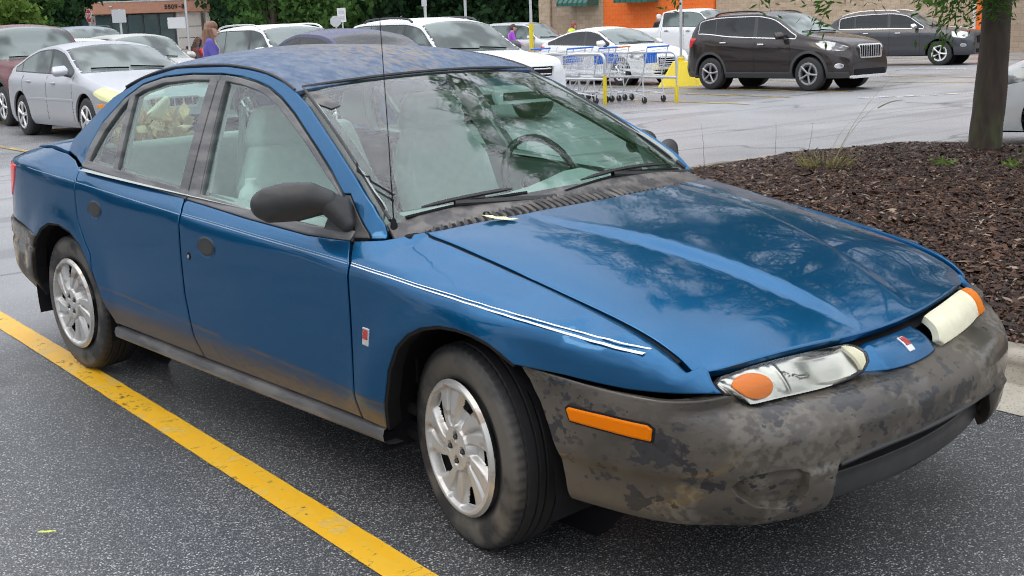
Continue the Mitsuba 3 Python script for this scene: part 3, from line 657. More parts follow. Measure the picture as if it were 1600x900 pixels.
# wheels
def wheel_meshes(R=.297, rr=.197, W=.170):
    w = W/2
    prof = [(rr-.012, -w*.75), (rr+.004, -w*.88), (rr+.03, -w*.99), (R-.052, -w*1.02), (R-.026, -w*.99), (R-.010, -w*.92), (R-.004, -w*.82)]
    g = [(-.60, 1), (-.57, 0), (-.53, 0), (-.50, 1), (-.20, 1), (-.17, 0), (-.12, 0), (-.09, 1), (.09, 1), (.12, 0), (.17, 0), (.20, 1), (.50, 1), (.53, 0), (.57, 0), (.60, 1)]
    prof += [(R-(0 if t else .008)-.003*abs(a)**2, a*w) for a, t in g]
    prof += [(R-.004, w*.80), (R-.012, w*.92), (R-.05, w*1.04), (rr, w*.8)]
    N = 180
    v, f = lathe(prof, N, 'y')
    V = v.reshape(N, len(prof), 3).copy()
    notch = (np.arange(N) % 3 == 0)
    for j in (5, 6, 7):
        V[notch, j] *= [1-.016, 1, 1-.016]
    return (V.reshape(-1, 3), f)
def cover_mesh(rr=.198, hub=.0):
    """wheel cover: five pairs of swept spokes; returns faces kept and the y-out profile"""
    nr, na = 46, 300
    r = np.linspace(.0, 1, nr)*rr; a = np.arange(na)*2*np.pi/na
    Rr, A = np.meshgrid(r, a, indexing='ij'); t = Rr/rr
    sw = A+.55*(t-.45)                                          # swept
    k = (sw*5/(2*np.pi)) % 1.0
    sm = lambda a_, b_, x: np.clip((x-a_)/(b_-a_), 0, 1)**2*(3-2*np.clip((x-a_)/(b_-a_), 0, 1))
    dish = .030*np.sin(np.clip((t-.30)/.62, 0, 1)*np.pi)*-.55
    ringm = sm(.865, .90, t)
    zone = sm(.30, .42, t)*(1-ringm)
    d1 = np.abs(((k-.325+.5) % 1)-.5); d2 = np.abs(((k-.675+.5) % 1)-.5); wsp = .165+.035*t
    sp = np.maximum(1-sm(wsp*.55, wsp, d1), 1-sm(wsp*.55, wsp, d2))
    h = .012*np.cos(np.clip(t, 0, 1)*1.4)+.010+dish*0
    rim = .016*sm(.86, .90, t)-.010*sm(.95, 1.0, t)
    h = h-zone*(.016-.020*sp)+rim
    cap = (1-sm(.31, .335, t)); h += .008*cap
    for i in range(4):
        an = np.pi/4+i*np.pi/2+.35; px_, pz_ = .175*rr*1.02*math.cos(an), .175*rr*1.02*math.sin(an)
        d = np.hypot(Rr*np.cos(A)-px_, Rr*np.sin(A)-pz_); h -= .010*(1-sm(.011, .015, d))
    V = np.stack([Rr*np.cos(A), -h, Rr*np.sin(A)], -1).reshape(-1, 3)
    f = quads(nr, na, cv=True)
    vk = (zone*(1-sp)).reshape(-1); tt = t.reshape(-1); big = ((k > .5-.26) & False).reshape(-1)
    slit = d1.reshape(-1)
    gapc = (np.abs(((k+.5) % 1)-.5) < .16).reshape(-1)          # the wide gap between pairs
    gap2 = (np.abs(k-.5) < .06).reshape(-1)
    hole = (((tt > .56) & (tt < .862) & gapc) | ((tt > .50) & (tt < .74) & gap2 & False)) & (vk > .55)
    fk = ~(hole[f].all(1))
    return (V, f[fk])
tyre_m, cover_m = wheel_meshes(), cover_mesh()
for x0, s_, st_ in ((0, -1, -.20), (0, 1, -.20), (-2.601, -1, 0), (-2.601, 1, 0)):
    R = rz(st_) if s_ < 0 else rz(st_+math.pi)
    Mw = np.eye(4); Mw[:3, :3] = R@ry(.6 if x0 else 1.1); Mw[:3, 3] = (x0, s_*.712, .294)
    W_ = nk(f'{H}__wheel')
    add(W_, 'tyre', tyre_m, 'm_tyre', smooth=30, M=Mw)
    Mc = Mw.copy(); Mc[:3, 3] += R@np.array([0, -.072, 0])
    add(W_, 'cover', cover_m, 'm_hubcap', smooth=40, M=Mc)
    add(W_, 'disc', lathe([(0, -.052), (.09, -.050), (.10, -.030), (.188, -.030), (.196, -.075)], 48), 'm_dark', M=Mw)
    for i in range(4):
        an = math.pi/4+i*math.pi/2+.35; c = np.array([.0357*math.cos(an), -.100, .0357*math.sin(an)])
        add(W_, 'lug_nut', place(lathe([(0, -.006), (.005, -.006), (.008, -.002), (.008, .01)], 6), c), 'm_trim', smooth=False, M=Mw)
    # wheel housing
    a = np.linspace(-.25, math.pi+.25, 28); rr_ = .372
    hs = np.stack([np.stack([x0+rr_*np.cos(a)*1.02, np.full(28, s_*y), .285+rr_*np.sin(a)], 1) for y in (.812, .48)], 1).reshape(-1, 3)
    add(H, 'wheel_housing', (hs, quads(28, 2)), 'm_black', smooth=False)
    dk = lathe([(0, 0), (.40, 0)], 32); add(H, 'wheel_housing', place(dk, (x0, s_*.50, .33)), 'm_black')
# underside, inner body, cabin
add(H, 'underbody', cbox((-1.25, 0, .235), (3.3, 1.44, .06), .02), 'm_black')
add(H, 'underbody', cbox((.62, 0, .33), (.30, 1.2, .12), .02), 'm_black')
lower = unary_union([fender, fdoor, rdoor, quarter, P_([(-2.155,.24),(-.33,.24),(-.33,.4),(-2.155,.4)])]).buffer(.008).buffer(-.014)
lower = lower.difference(P_(ARCHF+[(.40,.3),(.3,.1),(-.3,.1)]).buffer(.004)).difference(P_(ARCHR+[(-2.2,.1),(-2.9,.1)]).buffer(.004)).intersection(sbox(-3.4, .2, .70, .93))
for s_ in (-1, 1):
    add(H, 'inner_panel', shell(lower.buffer(-.012).difference(sbox(-.2, .60, .8, .95)), lambda p, o: Sside(p, o-.022, s_), res=.06, bevel=0), 'm_black')
    trim = sbox(-2.35, .30, -.50, .84)
    kt = add(H, 'door_trim', shell(trim, lambda p, o: Sside(np.c_[p[:, 0], p[:, 1]], -.06-o, s_), res=.06, bevel=0), 'm_trimgrey')
    xs = np.linspace(-2.36, -.52, 20)
    topl = np.stack([np.stack([xs, s_*(side(xs, .84+0*xs)-o), .842+.03*(-.5-xs)], 1) for o in (.012, .10)], 1).reshape(-1, 3)
    add(kt, 'sill', (topl, quads(20, 2)), 'm_trimgrey')
    pin = railp.union(frame).difference(unary_union([glassF, glassR, glassQ]).buffer(.004)).buffer(-.002).intersection(sbox(-2.62, .86, -.46, 1.262))
    add(H, 'inner_pillar', shell(pin, lambda p, o: Sside(p, -.045-o, s_), res=.03, bevel=0), 'm_trimgrey')
add(H, 'headliner', shell(P_([(-1.08, -.95), (-1.08, .95), (-2.27, .95), (-2.27, -.95)]), lambda p, o: roof(p, -.035-o), res=.08, sc=(1, .55), bevel=0), 'm_trimgrey')
add(H, 'cabin_floor', cbox((-1.4, 0, .30), (2.2, 1.4, .04), .01), 'm_dark')
def loft_x(secs):
    """sections (list of (n,3)) into a surface"""
    V = np.stack(secs); return V.reshape(-1, 3), quads(V.shape[0], V.shape[1])
yy = np.linspace(-.70, .70, 15)
dsh = [np.stack([x+.10*(yy/.7)**2*-.9, yy, z-.02*(yy/.7)**2+b*np.exp(-((yy-.36)/.2)**2)], 1) for x, z, b in ((-.315, .875, 0), (-.42, .862, 0), (-.55, .866, .01), (-.66, .855, .05), (-.72, .82, .045), (-.735, .70, 0), (-.70, .5, 0))]
add(H, 'dashboard', loft_x(dsh), 'm_dash', smooth=60)
add(H, 'firewall', cbox((-.34, 0, .62), (.03, 1.40, .46), .005), 'm_black')
tt = np.linspace(0, 2*np.pi, 33); Rw = ry(-.45)
wr = np.stack([0*tt, .185*np.cos(tt), .185*np.sin(tt)], 1)@Rw.T+[-.86, .37, .83]
sk = add(H, 'steering_wheel', tube(wr, .014, 8), 'm_dark', smooth=True)
add(sk, 'hub', place(hull([(0, -.08, .02, .03), (0, .08, .02, .03), (0, 0, -.06, .03), (.04, 0, 0, .04)]), (-.845, .37, .82), Rw), 'm_dark', smooth=60)
for y0 in (-.36, .36):
    S_ = nk(f'{H}__seat')
    b = hull([(-1.32, y0-.20, .50, .06), (-1.32, y0+.20, .50, .06), (-1.46, y0-.19, .86, .055), (-1.46, y0+.19, .86, .055), (-1.50, y0-.12, .98, .05), (-1.50, y0+.12, .98, .05)], 2)
    add(S_, 'backrest', b, 'm_seat', smooth=60)
    add(S_, 'headrest', hull([(-1.515, y0-.11, 1.04, .055), (-1.515, y0+.11, 1.04, .055), (-1.525, y0-.08, 1.11, .05), (-1.525, y0+.08, 1.11, .05)], 2), 'm_seat', smooth=60)
    add(S_, 'cushion', hull([(-1.30, y0-.2, .46, .07), (-1.30, y0+.2, .46, .07), (-.85, y0-.2, .50, .07), (-.85, y0+.2, .50, .07)], 2), 'm_seat', smooth=60)
rs = nk(f'{H}__rear_seat')
add(rs, 'backrest', hull([(-2.25, -.58, .52, .07), (-2.25, .58, .52, .07), (-2.44, -.55, .92, .06), (-2.44, .55, .92, .06)], 2), 'm_seat', smooth=60)
add(rs, 'cushion', hull([(-2.24, -.58, .46, .07), (-2.24, .58, .46, .07), (-1.82, -.58, .50, .07), (-1.82, .58, .50, .07)], 2), 'm_seat', smooth=60)
add(H, 'parcel_shelf', cbox((-2.64, 0, .945), (.42, 1.16, .02), .005), 'm_trimgrey')
belt_ = [(-1.56, -.50, 1.16), (-1.53, -.54, 1.0), (-1.49, -.60, .80), (-1.45, -.62, .45)]
add(H, 'seat_belt', tube(belt_, .014, 6), 'm_trimgrey')

# ------------------------------------------------------------------ the lot: one sheet of wet asphalt that falls gently away
VD = _fw[:2]/np.linalg.norm(_fw[:2]); VR = np.array([VD[1], -VD[0]])
def gz(x, y):
    s = (np.asarray(x, float)-CAM[0])*VD[0]+(np.asarray(y, float)-CAM[1])*VD[1]
    t = s-6.0; sp = np.where(t > 3, t, np.where(t < -3, 0, (t+3)**2/12))
    return -.0255*np.minimum(sp, 60)
def sheet(xs, ys, dz=0.0):
    X, Y = np.meshgrid(xs, ys, indexing='ij')
    return np.stack([X, Y, gz(X, Y)+dz], -1).reshape(-1, 3), quads(len(xs), len(ys))
def wet(p):
    w = smoothstep(.42, .62, fbm(p.x*.55, p.y*.55, 3.0, 4))
    return w
def aged(p):
    """older, paler surfacing of the lanes; the stalls are darker"""
    x = p.x+1.1*(fbm(p.x*.7, p.y*.7, 9.0, 4)-.5)-.25*p.y
    a = smoothstep(-1.6, -5.2, x); b = smoothstep(-10.8, -12.6, p.x+.8*(fbm(p.x*.9, p.y*.9, 5.0, 3)-.5))*smoothstep(26.5, 25.0, p.y)
    return a*(1-.55*b)*smoothstep(-3.0, -.2, p.y+.16*(p.x+4))
def _asph(p, n, uv):
    d1, d2, r = voronoi(p.x*185, p.y*185); e1, e2, q = voronoi(p.x*112+9, p.y*112)
    st = smoothstep(.52, .22, d1)*smoothstep(.30, .95, r)
    st2 = smoothstep(.40, .22, e1)*smoothstep(.66, .98, q)
    big = fbm(p.x*.9, p.y*.9, 0.0, 4); w = wet(p); ag = aged(p)
    base = mix(mix(V3(.020, .021, .023), V3(.044, .045, .047), .5*big+.5*noise(p.x*210, p.y*210, 0.0)), V3(.165, .166, .172)*(.75+.5*big), ag)
    c = mix(base, V3(.21, .21, .208), st*(.30+.65*fbm(p.x*2.2, p.y*2.2, 7.0, 3)))
    c = mix(c, V3(.42, .415, .40), st2*.75*(1-.6*ag))
    tr = (smoothstep(.58, .72, fbm(p.x*2.4, p.y*.20, 3.0, 4))*.28+smoothstep(.016, .0, dr.abs(fbm(p.x*.5, p.y*.16+3, 1.0, 4)-.5))*.5)*ag
    stain = smoothstep(.60, .75, fbm(p.x*1.3+8, p.y*1.3, 2.0, 4))*.4*(1-ag)
    return c*(1-tr)*(1-stain)
def _asph_r(p, n, uv): return .38-.10*wet(p)+.10*noise(p.x*70, p.y*70, 0.0)-.06*aged(p)
def _asph_b(p, n, uv):
    d1, d2, r = voronoi(p.x*150, p.y*150)
    return smoothstep(.5, .1, d1)*(.4+.6*r)
PR('m_asphalt', _asph, _asph_r, spec=.55, bump=_asph_b, bscale=.0011, eps=1.5e-3)
gr = np.concatenate([np.linspace(-260, -60, 12), np.linspace(-55, -12, 22), np.linspace(-10, 12, 30), np.linspace(16, 140, 14)])
gr2 = np.concatenate([np.linspace(-140, -14, 14), np.linspace(-12, 14, 34), np.linspace(16, 60, 22), np.linspace(70, 260, 12)])
single('asphalt_lot', sheet(gr, gr2), 'm_asphalt', '', '', kind='structure', smooth=True)

def strip(a, b, w, dz=.004, n=24):
    a, b = np.array(a, float), np.array(b, float); d = (b-a)/np.linalg.norm(b-a); nrm = np.array([-d[1], d[0]])
    t = np.linspace(0, 1, n)[:, None]; c = a*(1-t)+b*t
    P = np.stack([c-nrm*w/2, c+nrm*w/2], 1).reshape(-1, 2)
    return np.c_[P, gz(P[:, 0], P[:, 1])+dz], quads(n, 2)
def _yl(p, n, uv):
    a = fbm(p.x*9, p.y*30, 0.0, 4); cr = fbm(p.x*26, p.y*7+3, 2.0, 4)
    wear = smoothstep(.72, .78, .55*fbm(p.x*40, p.y*40, 0.0, 3)+.45*fbm(p.x*5, p.y*5, 5.0, 3))
    crack = smoothstep(.022, .0, dr.abs(cr-.5))*smoothstep(.5, .65, a)
    c = mix(V3(.62, .315, .006), V3(.56, .345, .035), a)
    c = mix(c, V3(.46, .33, .10), smoothstep(.62, .74, fbm(p.x*14+4, p.y*14, 0.0, 4))*.6)
    return mix(c, V3(.03, .03, .03), dr.clip(wear*.75+crack*.7, 0, 1))
PR('m_yellow_line', _yl, .36, spec=.5, bump=lambda p, n, uv: fbm(p.x*120, p.y*120, 0.0, 3), bscale=.0012)
def _worn(cc):
    def f(p, n, uv):
        w = smoothstep(.40, .62, .5*fbm(p.x*3, p.y*3, 0.0, 4)+.5*fbm(p.x*22, p.y*22, 0.0, 3))
        return mix(V3(*cc), V3(.06, .06, .06), w*.8)
    return f
PR('m_yellow_worn', _worn((.50, .33, .05)), .45)
PR('m_white_worn', _worn((.45, .45, .43)), .45)
def line(key, a, b, w, mat, dz=.008): single(key, strip(a, b, w, dz), mat, '', '', kind='structure', smooth=True)
# the line beside the car: a worn edge, slightly ragged
a_, b_ = np.array([-4.6, -.633]), np.array([.75, -1.094]); t_ = np.linspace(-1.2, 1.25, 160)
rg = np.random.default_rng(5)
d_ = (b_-a_)/np.linalg.norm(b_-a_); n_ = np.array([-d_[1], d_[0]])
c_ = a_+(b_-a_)*t_[:, None]
e1 = .058+rg.normal(0, .0009, 160); e2 = .058+rg.normal(0, .0009, 160)
Pl = np.stack([c_-n_*e1[:, None], c_+n_*e2[:, None]], 1).reshape(-1, 2)
single('yellow_line', (np.c_[Pl, gz(Pl[:, 0], Pl[:, 1])+.004], quads(160, 2)), 'm_yellow_line', '', '', kind='structure', smooth=True)
for a, b, w, m in [((-22.5, 4.0), (-13.6, 3.36), .11, 'm_yellow_worn'), ((-22.0, 5.75), (-16.6, 5.35), .11, 'm_yellow_worn'),
                   ((-17.2, 15.25), (-10.4, 14.65), .10, 'm_yellow_worn'), ((-18.5, 18.9), (-10.7, 18.45), .12, 'm_yellow_worn'), ((-17.5, 22.3), (-9.9, 22.0), .12, 'm_yellow_worn'),
                   ((-17.5, 25.3), (-9.9, 24.2), .12, 'm_yellow_worn'), ((-9.5, 16.7), (-8.6, 17.9), .11, 'm_white_worn'), ((-8.6, 18.1), (-7.7, 19.3), .11, 'm_white_worn'),
                   ((-15.4, 28.7), (-13.6, 28.7), .13, 'm_white_worn'), ((-40, 40.5), (-14.5, 36.0), .16, 'm_yellow_worn'), ((-15, 17.1), (-10.9, 16.6), .11, 'm_yellow_worn')]:
    line('yellow_marking' if 'yellow' in m else 'white_marking', a, b, w, m)

# ------------------------------------------------------------------ planted island: kerb, soil, bark mulch
isl = np.array([(1.6, 1.52), (-2.2, 1.75), (-3.5, 2.6), (-4.35, 4.4), (-4.50, 6.0), (-4.45, 7.0), (-4.30, 7.85), (-3.95, 8.50), (-3.35, 8.80), (-2.4, 8.80), (.2, 8.55), (2.4, 7.6), (3.4, 5.5), (3.2, 3.2), (2.6, 1.9)])
isl_p = Polygon(isl).buffer(-.35).buffer(.35)
KW, KH = .15, .135
def kerb_mesh(po):
    r = ring_pts(shapely.geometry.polygon.orient(po).exterior, .12)
    def ringpts(inset):
        return ring_pts(shapely.geometry.polygon.orient(po.buffer(-inset)).exterior, .12)
    dd = np.roll(r, -1, 0)-np.roll(r, 1, 0); nn = np.stack([-dd[:, 1], dd[:, 0]], 1); nn /= np.linalg.norm(nn, axis=1, keepdims=True)   # inward (ccw)
    prof = [(-.30, .004), (-.02, .006), (0, .012), (.022, KH-.03), (.035, KH-.008), (.055, KH), (KW-.01, KH), (KW, KH-.06)]
    V = np.stack([np.c_[r+nn*o, gz(r[:, 0], r[:, 1])+h] for o, h in prof], 1)
    return V.reshape(-1, 3), quads(len(r), len(prof), cu=True)[:, ::-1]
def _conc(p, n, uv):
    a = fbm(p.x*7, p.y*7, p.z*7, 5); s = smoothstep(.5, .64, fbm(p.x*2.2, p.y*2.2, p.z*9, 4))
    c = mix(V3(.155, .138, .110), V3(.26, .238, .198), a)
    c = mix(c, V3(.08, .07, .055), s*.65)
    return mix(c, V3(.05, .05, .05), smoothstep(.70, .8, noise(p.x*160, p.y*160, p.z*160))*.5)
PR('m_concrete', _conc, .6, bump=lambda p, n, uv: fbm(p.x*150, p.y*150, p.z*150, 3), bscale=.0015)
single('kerb', kerb_mesh(isl_p), 'm_concrete', '', '', kind='structure', smooth=40)
soil = isl_p.buffer(-KW+.02)
def soilz(x, y):
    d = shapely.distance(soil.exterior, shapely.points(x, y)) if np.size(x) < 60000 else np.array([0])
    h = KH-.035+.15*np.clip(d/1.5, 0, 1)**.8*1.0
    return gz(x, y)+h*1.0+.035*(meshkit.fbm(np.stack([x*1.7, y*1.7, 0*x], -1), 3)-.5)
def soilS(p, off=0): return np.stack([p[:, 0], p[:, 1], soilz(p[:, 0], p[:, 1])+off], 1)
PR('m_soil', lambda p, n, uv: mix(V3(.018, .012, .009), V3(.045, .030, .022), fbm(p.x*12, p.y*12, 0.0, 4)), .6)
single('soil', shell(soil, soilS, res=.16, bevel=0, th=.02), 'm_soil', '', '', kind='structure', smooth=True)
# the chips: thin tapered splinters lying every way; nearer the camera denser
rg = np.random.default_rng(11)
x0, y0, x1, y1 = soil.bounds
N = 200000
q = rg.uniform([x0, y0], [x1, y1], (N, 2)); q = q[shapely.contains_xy(soil, q[:, 0], q[:, 1])]
d_ = np.hypot(q[:, 0]-CAM[0], q[:, 1]-CAM[1])
vis = ((q[:, 0]-CAM[0])*VR[0]+(q[:, 1]-CAM[1])*VR[1])/((q[:, 0]-CAM[0])*VD[0]+(q[:, 1]-CAM[1])*VD[1])
keep = rg.random(len(q)) < np.where((vis > .10) & (vis < .48) & (q[:, 0] < 1.3), 1.0, .22)
q = q[keep]; n = len(q)
L = rg.lognormal(-3.38, .52, n).clip(.010, .12); Wd = L*rg.uniform(.14, .42, n); th = rg.uniform(.003, .010, n)
az = rg.uniform(0, 2*np.pi, n); el = rg.normal(0, .26, n); ro = rg.normal(0, .35, n)
u = np.stack([np.cos(az)*np.cos(el), np.sin(az)*np.cos(el), np.sin(el)], 1)
v = np.stack([-np.sin(az), np.cos(az), 0*az], 1); w = np.cross(u, v)
v2 = v*np.cos(ro)[:, None]+w*np.sin(ro)[:, None]; w2 = np.cross(u, v2)
zc = np.concatenate([soilz(q[i:i+20000, 0], q[i:i+20000, 1]) for i in range(0, n, 20000)])+.008+rg.uniform(0, .022, n)
ctr = np.c_[q, zc]
cr = np.array([(-1, 0, 0), (-.5, -1, 0), (.6, -.8, 0), (1, .1, 0), (.5, .9, 0), (-.6, .7, 0), (.0, .05, 1)])
V = ctr[:, None]+cr[None, :, 0, None]*(L/2)[:, None, None]*u[:, None]+cr[None, :, 1, None]*(Wd/2)[:, None, None]*v2[:, None]+cr[None, :, 2, None]*th[:, None, None]*w2[:, None]
f0 = np.array([(0, 1, 6), (1, 2, 6), (2, 3, 6), (3, 4, 6), (4, 5, 6), (5, 0, 6)])
F = (np.arange(n)[:, None, None]*7+f0[None]).reshape(-1, 3)
tone = rg.choice(5, n, p=[.36, .30, .18, .12, .04])
cols = np.array([(.014, .0068, .005), (.031, .0150, .0092), (.058, .027, .0155), (.088, .048, .031), (.18, .14, .105)])[tone]*rg.uniform(.7, 1.3, (n, 1))
wl = np.repeat(cols, 7, 0)
scene['m_mulch'] = dict(type='twosided', nested=dict(type='principled', base_color={'type': 'mesh_attribute', 'name': 'vertex_color'}, roughness=.5, specular=.4))
cols = cols*1.7; wl = wl*1.7; kb = 'bark_mulch'
used.add(kb); scene[kb] = mikit.ply(trimesh.Trimesh(V.reshape(-1, 3), F, process=False), 'm_mulch', smooth=False, color=wl)
labels[kb] = dict(label='dark wet bark mulch covering the kerbed island beside the blue sedan', category='mulch', kind='stuff')

# ------------------------------------------------------------------ trees
def foliage(centres, radii, n, size, rg, asp=.5, droop=.2, clump=None):
    """leaf faces scattered through ellipsoids, in clumps"""
    P = []
    tot = sum(r[0]*r[1]*r[2] for r in radii)
    for c, r in zip(centres, radii):
        k = max(40, int(n*r[0]*r[1]*r[2]/tot)); nc = max(6, k//(clump or 60))
        d = rg.normal(size=(nc, 3)); d /= np.linalg.norm(d, axis=1, keepdims=True); cc = np.array(c)+d*np.array(r)*rg.uniform(.45, 1.0, (nc, 1))**.6
        idx = rg.integers(0, nc, k); P.append(cc[idx]+rg.normal(size=(k, 3))*np.mean(r)*np.array([.17, .17, .12]))
    P = np.vstack(P); k = len(P)
    return leaves(P, size*rg.uniform(.6, 1.4, k), asp, rg, droop)
def leaves(P, L, asp, rg, droop=.3, dirs=None):
    k = len(P)
    u = rg.normal(size=(k, 3)) if dirs is None else dirs+rg.normal(size=(k, 3))*.55
    u[:, 2] -= droop; u /= np.linalg.norm(u, axis=1, keepdims=True)
    h = rg.normal(size=(k, 3)); h[:, 2] *= .4; v = np.cross(u, h); v /= np.linalg.norm(v, axis=1, keepdims=True)+1e-9
    L = np.broadcast_to(L, (k,))[:, None]
    V = np.stack([P, P+u*L*.45+v*L*asp*.5, P+u*L, P+u*L*.45-v*L*asp*.5], 1)
    b = np.arange(k)[:, None]*4
    return V.reshape(-1, 3), np.vstack([b+[0, 1, 2], b+[0, 2, 3]])
def leafmat(name, c1, c2, tr=.55, sc=1.2):
    scene[name] = dict(type='principledthin', base_color=mikit.proc(lambda p, n, uv: 1.55*mix(V3(*c1), V3(*c2), dr.clip(.62*fbm(p.x*sc, p.y*sc, p.z*sc, 3)+.38*noise(p.x*sc*13, p.y*sc*13, p.z*sc*13), 0, 1))), roughness=.42, spec_trans=0.0, diff_trans=float(tr), eta=1.4)
leafmat('m_leaf', (.026, .070, .014), (.085, .165, .035), .8, 2.2)
leafmat('m_leaf_light', (.055, .115, .022), (.15, .22, .055), .6, .5)
leafmat('m_leaf_mid', (.024, .060, .018), (.075, .14, .040), .5, .4)
leafmat('m_leaf_dark', (.010, .028, .014), (.034, .070, .030), .4, .3)
def _bark(p, n, uv):
    a = fbm(p.x*26, p.y*26, p.z*5, 4); b = fbm(p.x*9, p.y*9, p.z*5, 4)
    c = mix(V3(.016, .011, .008), V3(.050, .036, .025), a)
    moss = smoothstep(.50, .66, fbm(p.x*14, p.y*14, p.z*3.0, 4))*smoothstep(.85, .05, p.z)
    return mix(c, V3(.055, .085, .022), moss*.45)
PR('m_bark', _bark, .65, bump=lambda p, n, uv: fbm(p.x*34, p.y*34, p.z*7, 4), bscale=.012)
rg = np.random.default_rng(7)
TK = thing('young_tree', 'brown-barked tree with narrow green leaves standing in the mulch island', 'tree')
tb = np.array([-2.36, 7.02, -.11])
hh = np.array([-.05, 0, .08, .2, .45, .9, 1.4, 1.9, 2.8, 4.0, 5.4, 7.0, 8.6])
rr_ = np.array([.22, .18, .152, .140, .131, .124, .118, .113, .120, .095, .065, .035, .012])
tp = np.stack([tb[0]+.02*np.sin(hh*1.3), tb[1]+.045*hh, tb[2]+hh], 1)
tpd = np.stack([np.interp(np.linspace(-.05, 8.6, 70), hh, tp[:, i]) for i in range(3)], 1); rd = np.interp(np.linspace(-.05, 8.6, 70), hh, rr_)
tv, tf = tube(tpd, rd, 20)
nn = meshkit.fbm(tv*np.array([9, 9, 3.]), 3, seed=2)-.5
ax = np.repeat(tpd, 20, 0); tv = tv+(tv-ax)*nn[:, None]*.22
add(TK, 'trunk', (tv, tf), 'm_bark', smooth=True)
LP, LD = [], []
brs = []
for i in range(30):
    h0 = 1.8+5.6*((i+.5)/30)**1.15; a0 = i*2.399+rg.uniform(-.3, .3); ln = rg.uniform(3.5, 4.8)*(1-.13*max(0, h0-4.2))
    p0 = np.array([np.interp(h0, hh, tp[:, k]) for k in range(3)])
    t = np.linspace(0, 1, 9); rise = rg.uniform(.25, .60)*ln; dr_ = rg.uniform(.3, .9)
    b = np.stack([p0[0]+np.cos(a0)*ln*t, p0[1]+np.sin(a0)*ln*t, p0[2]+rise*t-dr_*t**2.5], 1)
    b += np.cumsum(rg.normal(0, .05, (9, 3)), 0)*np.linspace(0, 1, 9)[:, None]
    b[:, 2] = np.maximum(b[:, 2], 1.95)
    add(TK, 'limb', tube(b, np.interp(t, [0, 1], [.045, .010]), 6), 'm_bark', smooth=True)
    for j in range(26):
        s = rg.uniform(.20, 1.0); c = np.array([np.interp(s, t, b[:, k]) for k in range(3)])
        d = np.array([np.cos(a0), np.sin(a0), 0])*.6+rg.normal(0, .75, 3); d /= np.linalg.norm(d); m = rg.uniform(.4, 1.15)
        tt_ = np.linspace(0, 1, 6); tw = c+d*m*tt_[:, None]+np.array([0, 0, -.36*m])*(tt_**2)[:, None]
        tw[:, 2] = np.maximum(tw[:, 2], 1.80)
        brs.append(tube(tw, [.007, .006, .005, .004, .003, .002], 3, caps=False))
        k = int(290*m); s2 = rg.uniform(.1, 1.0, k)
        pp = np.stack([np.interp(s2, tt_, tw[:, q_]) for q_ in range(3)], 1)+rg.normal(0, .085, (k, 3))
        LP.append(pp); LD.append(np.repeat(d[None], k, 0))
# low sprays that hang into the top of the view
LPk = len(LP)
for (ctr_, nspr, spread) in [((-1.30, 4.95, 1.60), 4, .45), ((-1.9, 4.3, 1.62), 3, .3), ((-2.0, 5.6, 1.55), 4, .45), ((-2.8, 4.9, 1.62), 4, .5), ((-2.40, 6.85, 1.50), 5, .22), ((-2.0, 6.75, 1.42), 2, .12)]:
    for j in range(nspr*2):
        c = np.array(ctr_)+rg.normal(0, 1, 3)*[spread, spread, .06]; d = rg.normal(0, 1, 3)*[1, 1, .15]; d /= np.linalg.norm(d); m = .45
        tt_ = np.linspace(0, 1, 6); tw = c+np.array([0, 0, .30])+d*m*tt_[:, None]+np.array([0, 0, -.42])*(tt_**1.6)[:, None]
        brs.append(tube(tw, [.006, .005, .004, .003, .002, .0015], 3, caps=False))
        up = np.stack([np.linspace(np.array([np.interp(2.1, hh, tp[:, q_]) for q_ in range(3)])[q_], tw[0, q_], 7) for q_ in range(3)], 1); up[1:-1, 2] += .25*np.sin(np.linspace(0, np.pi, 7))[1:-1]
        brs.append(tube(up, np.linspace(.012, .006, 7), 4, caps=False))
        k = 120; s2 = rg.uniform(.1, 1.0, k); pp = np.stack([np.interp(s2, tt_, tw[:, q_]) for q_ in range(3)], 1)+rg.normal(0, .05, (k, 3))
        LP.append(pp); LD.append(np.repeat(d[None], k, 0)); nlow = locals().get('nlow', 0)+k
LP, LD = np.vstack(LP), np.vstack(LD)
kp_ = (np.hypot(LP[:, 0]-tb[0]-.3, LP[:, 1]-tb[1]) < 4.25-.48*np.maximum(0, LP[:, 2]-4.2)) | (np.arange(len(LP)) >= len(LP)-nlow)
LP, LD = LP[kp_], LD[kp_]
add(TK, 'twigs', cat(*brs), 'm_bark', smooth=True, kind='stuff')
add(TK, 'leaves', leaves(LP, np.where(np.arange(len(LP)) < len(LP)-nlow, .80, .62)*rg.uniform(.07, .13, len(LP)), .28, rg, .35, LD), 'm_leaf', smooth=False, kind='stuff')
# tufts of dry grass and small weeds in the mulch
PR('m_straw', lambda p, n, uv: mix(V3(.20, .15, .055), V3(.16, .18, .045), noise(p.x*60, p.y*60, p.z*20)), .6)
PR('m_weed', (.075, .125, .02), .5)
def blade(base, tip, w, bend, rg):
    t = np.linspace(0, 1, 7)[:, None]; p = np.array(base)*(1-t)+np.array(tip)*t+np.array(bend)*np.sin(np.pi*t*.9)
    return tube(p, w*(1-.75*t[:, 0]), 3, caps=False)
gb = np.array([-2.75, 5.22, .055]); gm = []
for i in range(150):
    a = rg.uniform(0, 2*np.pi); r_ = rg.uniform(.01, .13); l = rg.uniform(.10, .30)
    gm.append(blade(gb+[r_*np.cos(a), r_*np.sin(a), 0], gb+[(r_+l*.7)*np.cos(a), (r_+l*.7)*np.sin(a), l*.85], .0034, (0, 0, .05), rg))
gm2 = []
for dx, dy, hz_ in ((.34, .40, .78), (.30, .32, .60), (.13, .18, .45)):
    gm2.append(blade(gb, gb+[dx, dy, hz_], .0030, (-.03, -.02, .07), rg))
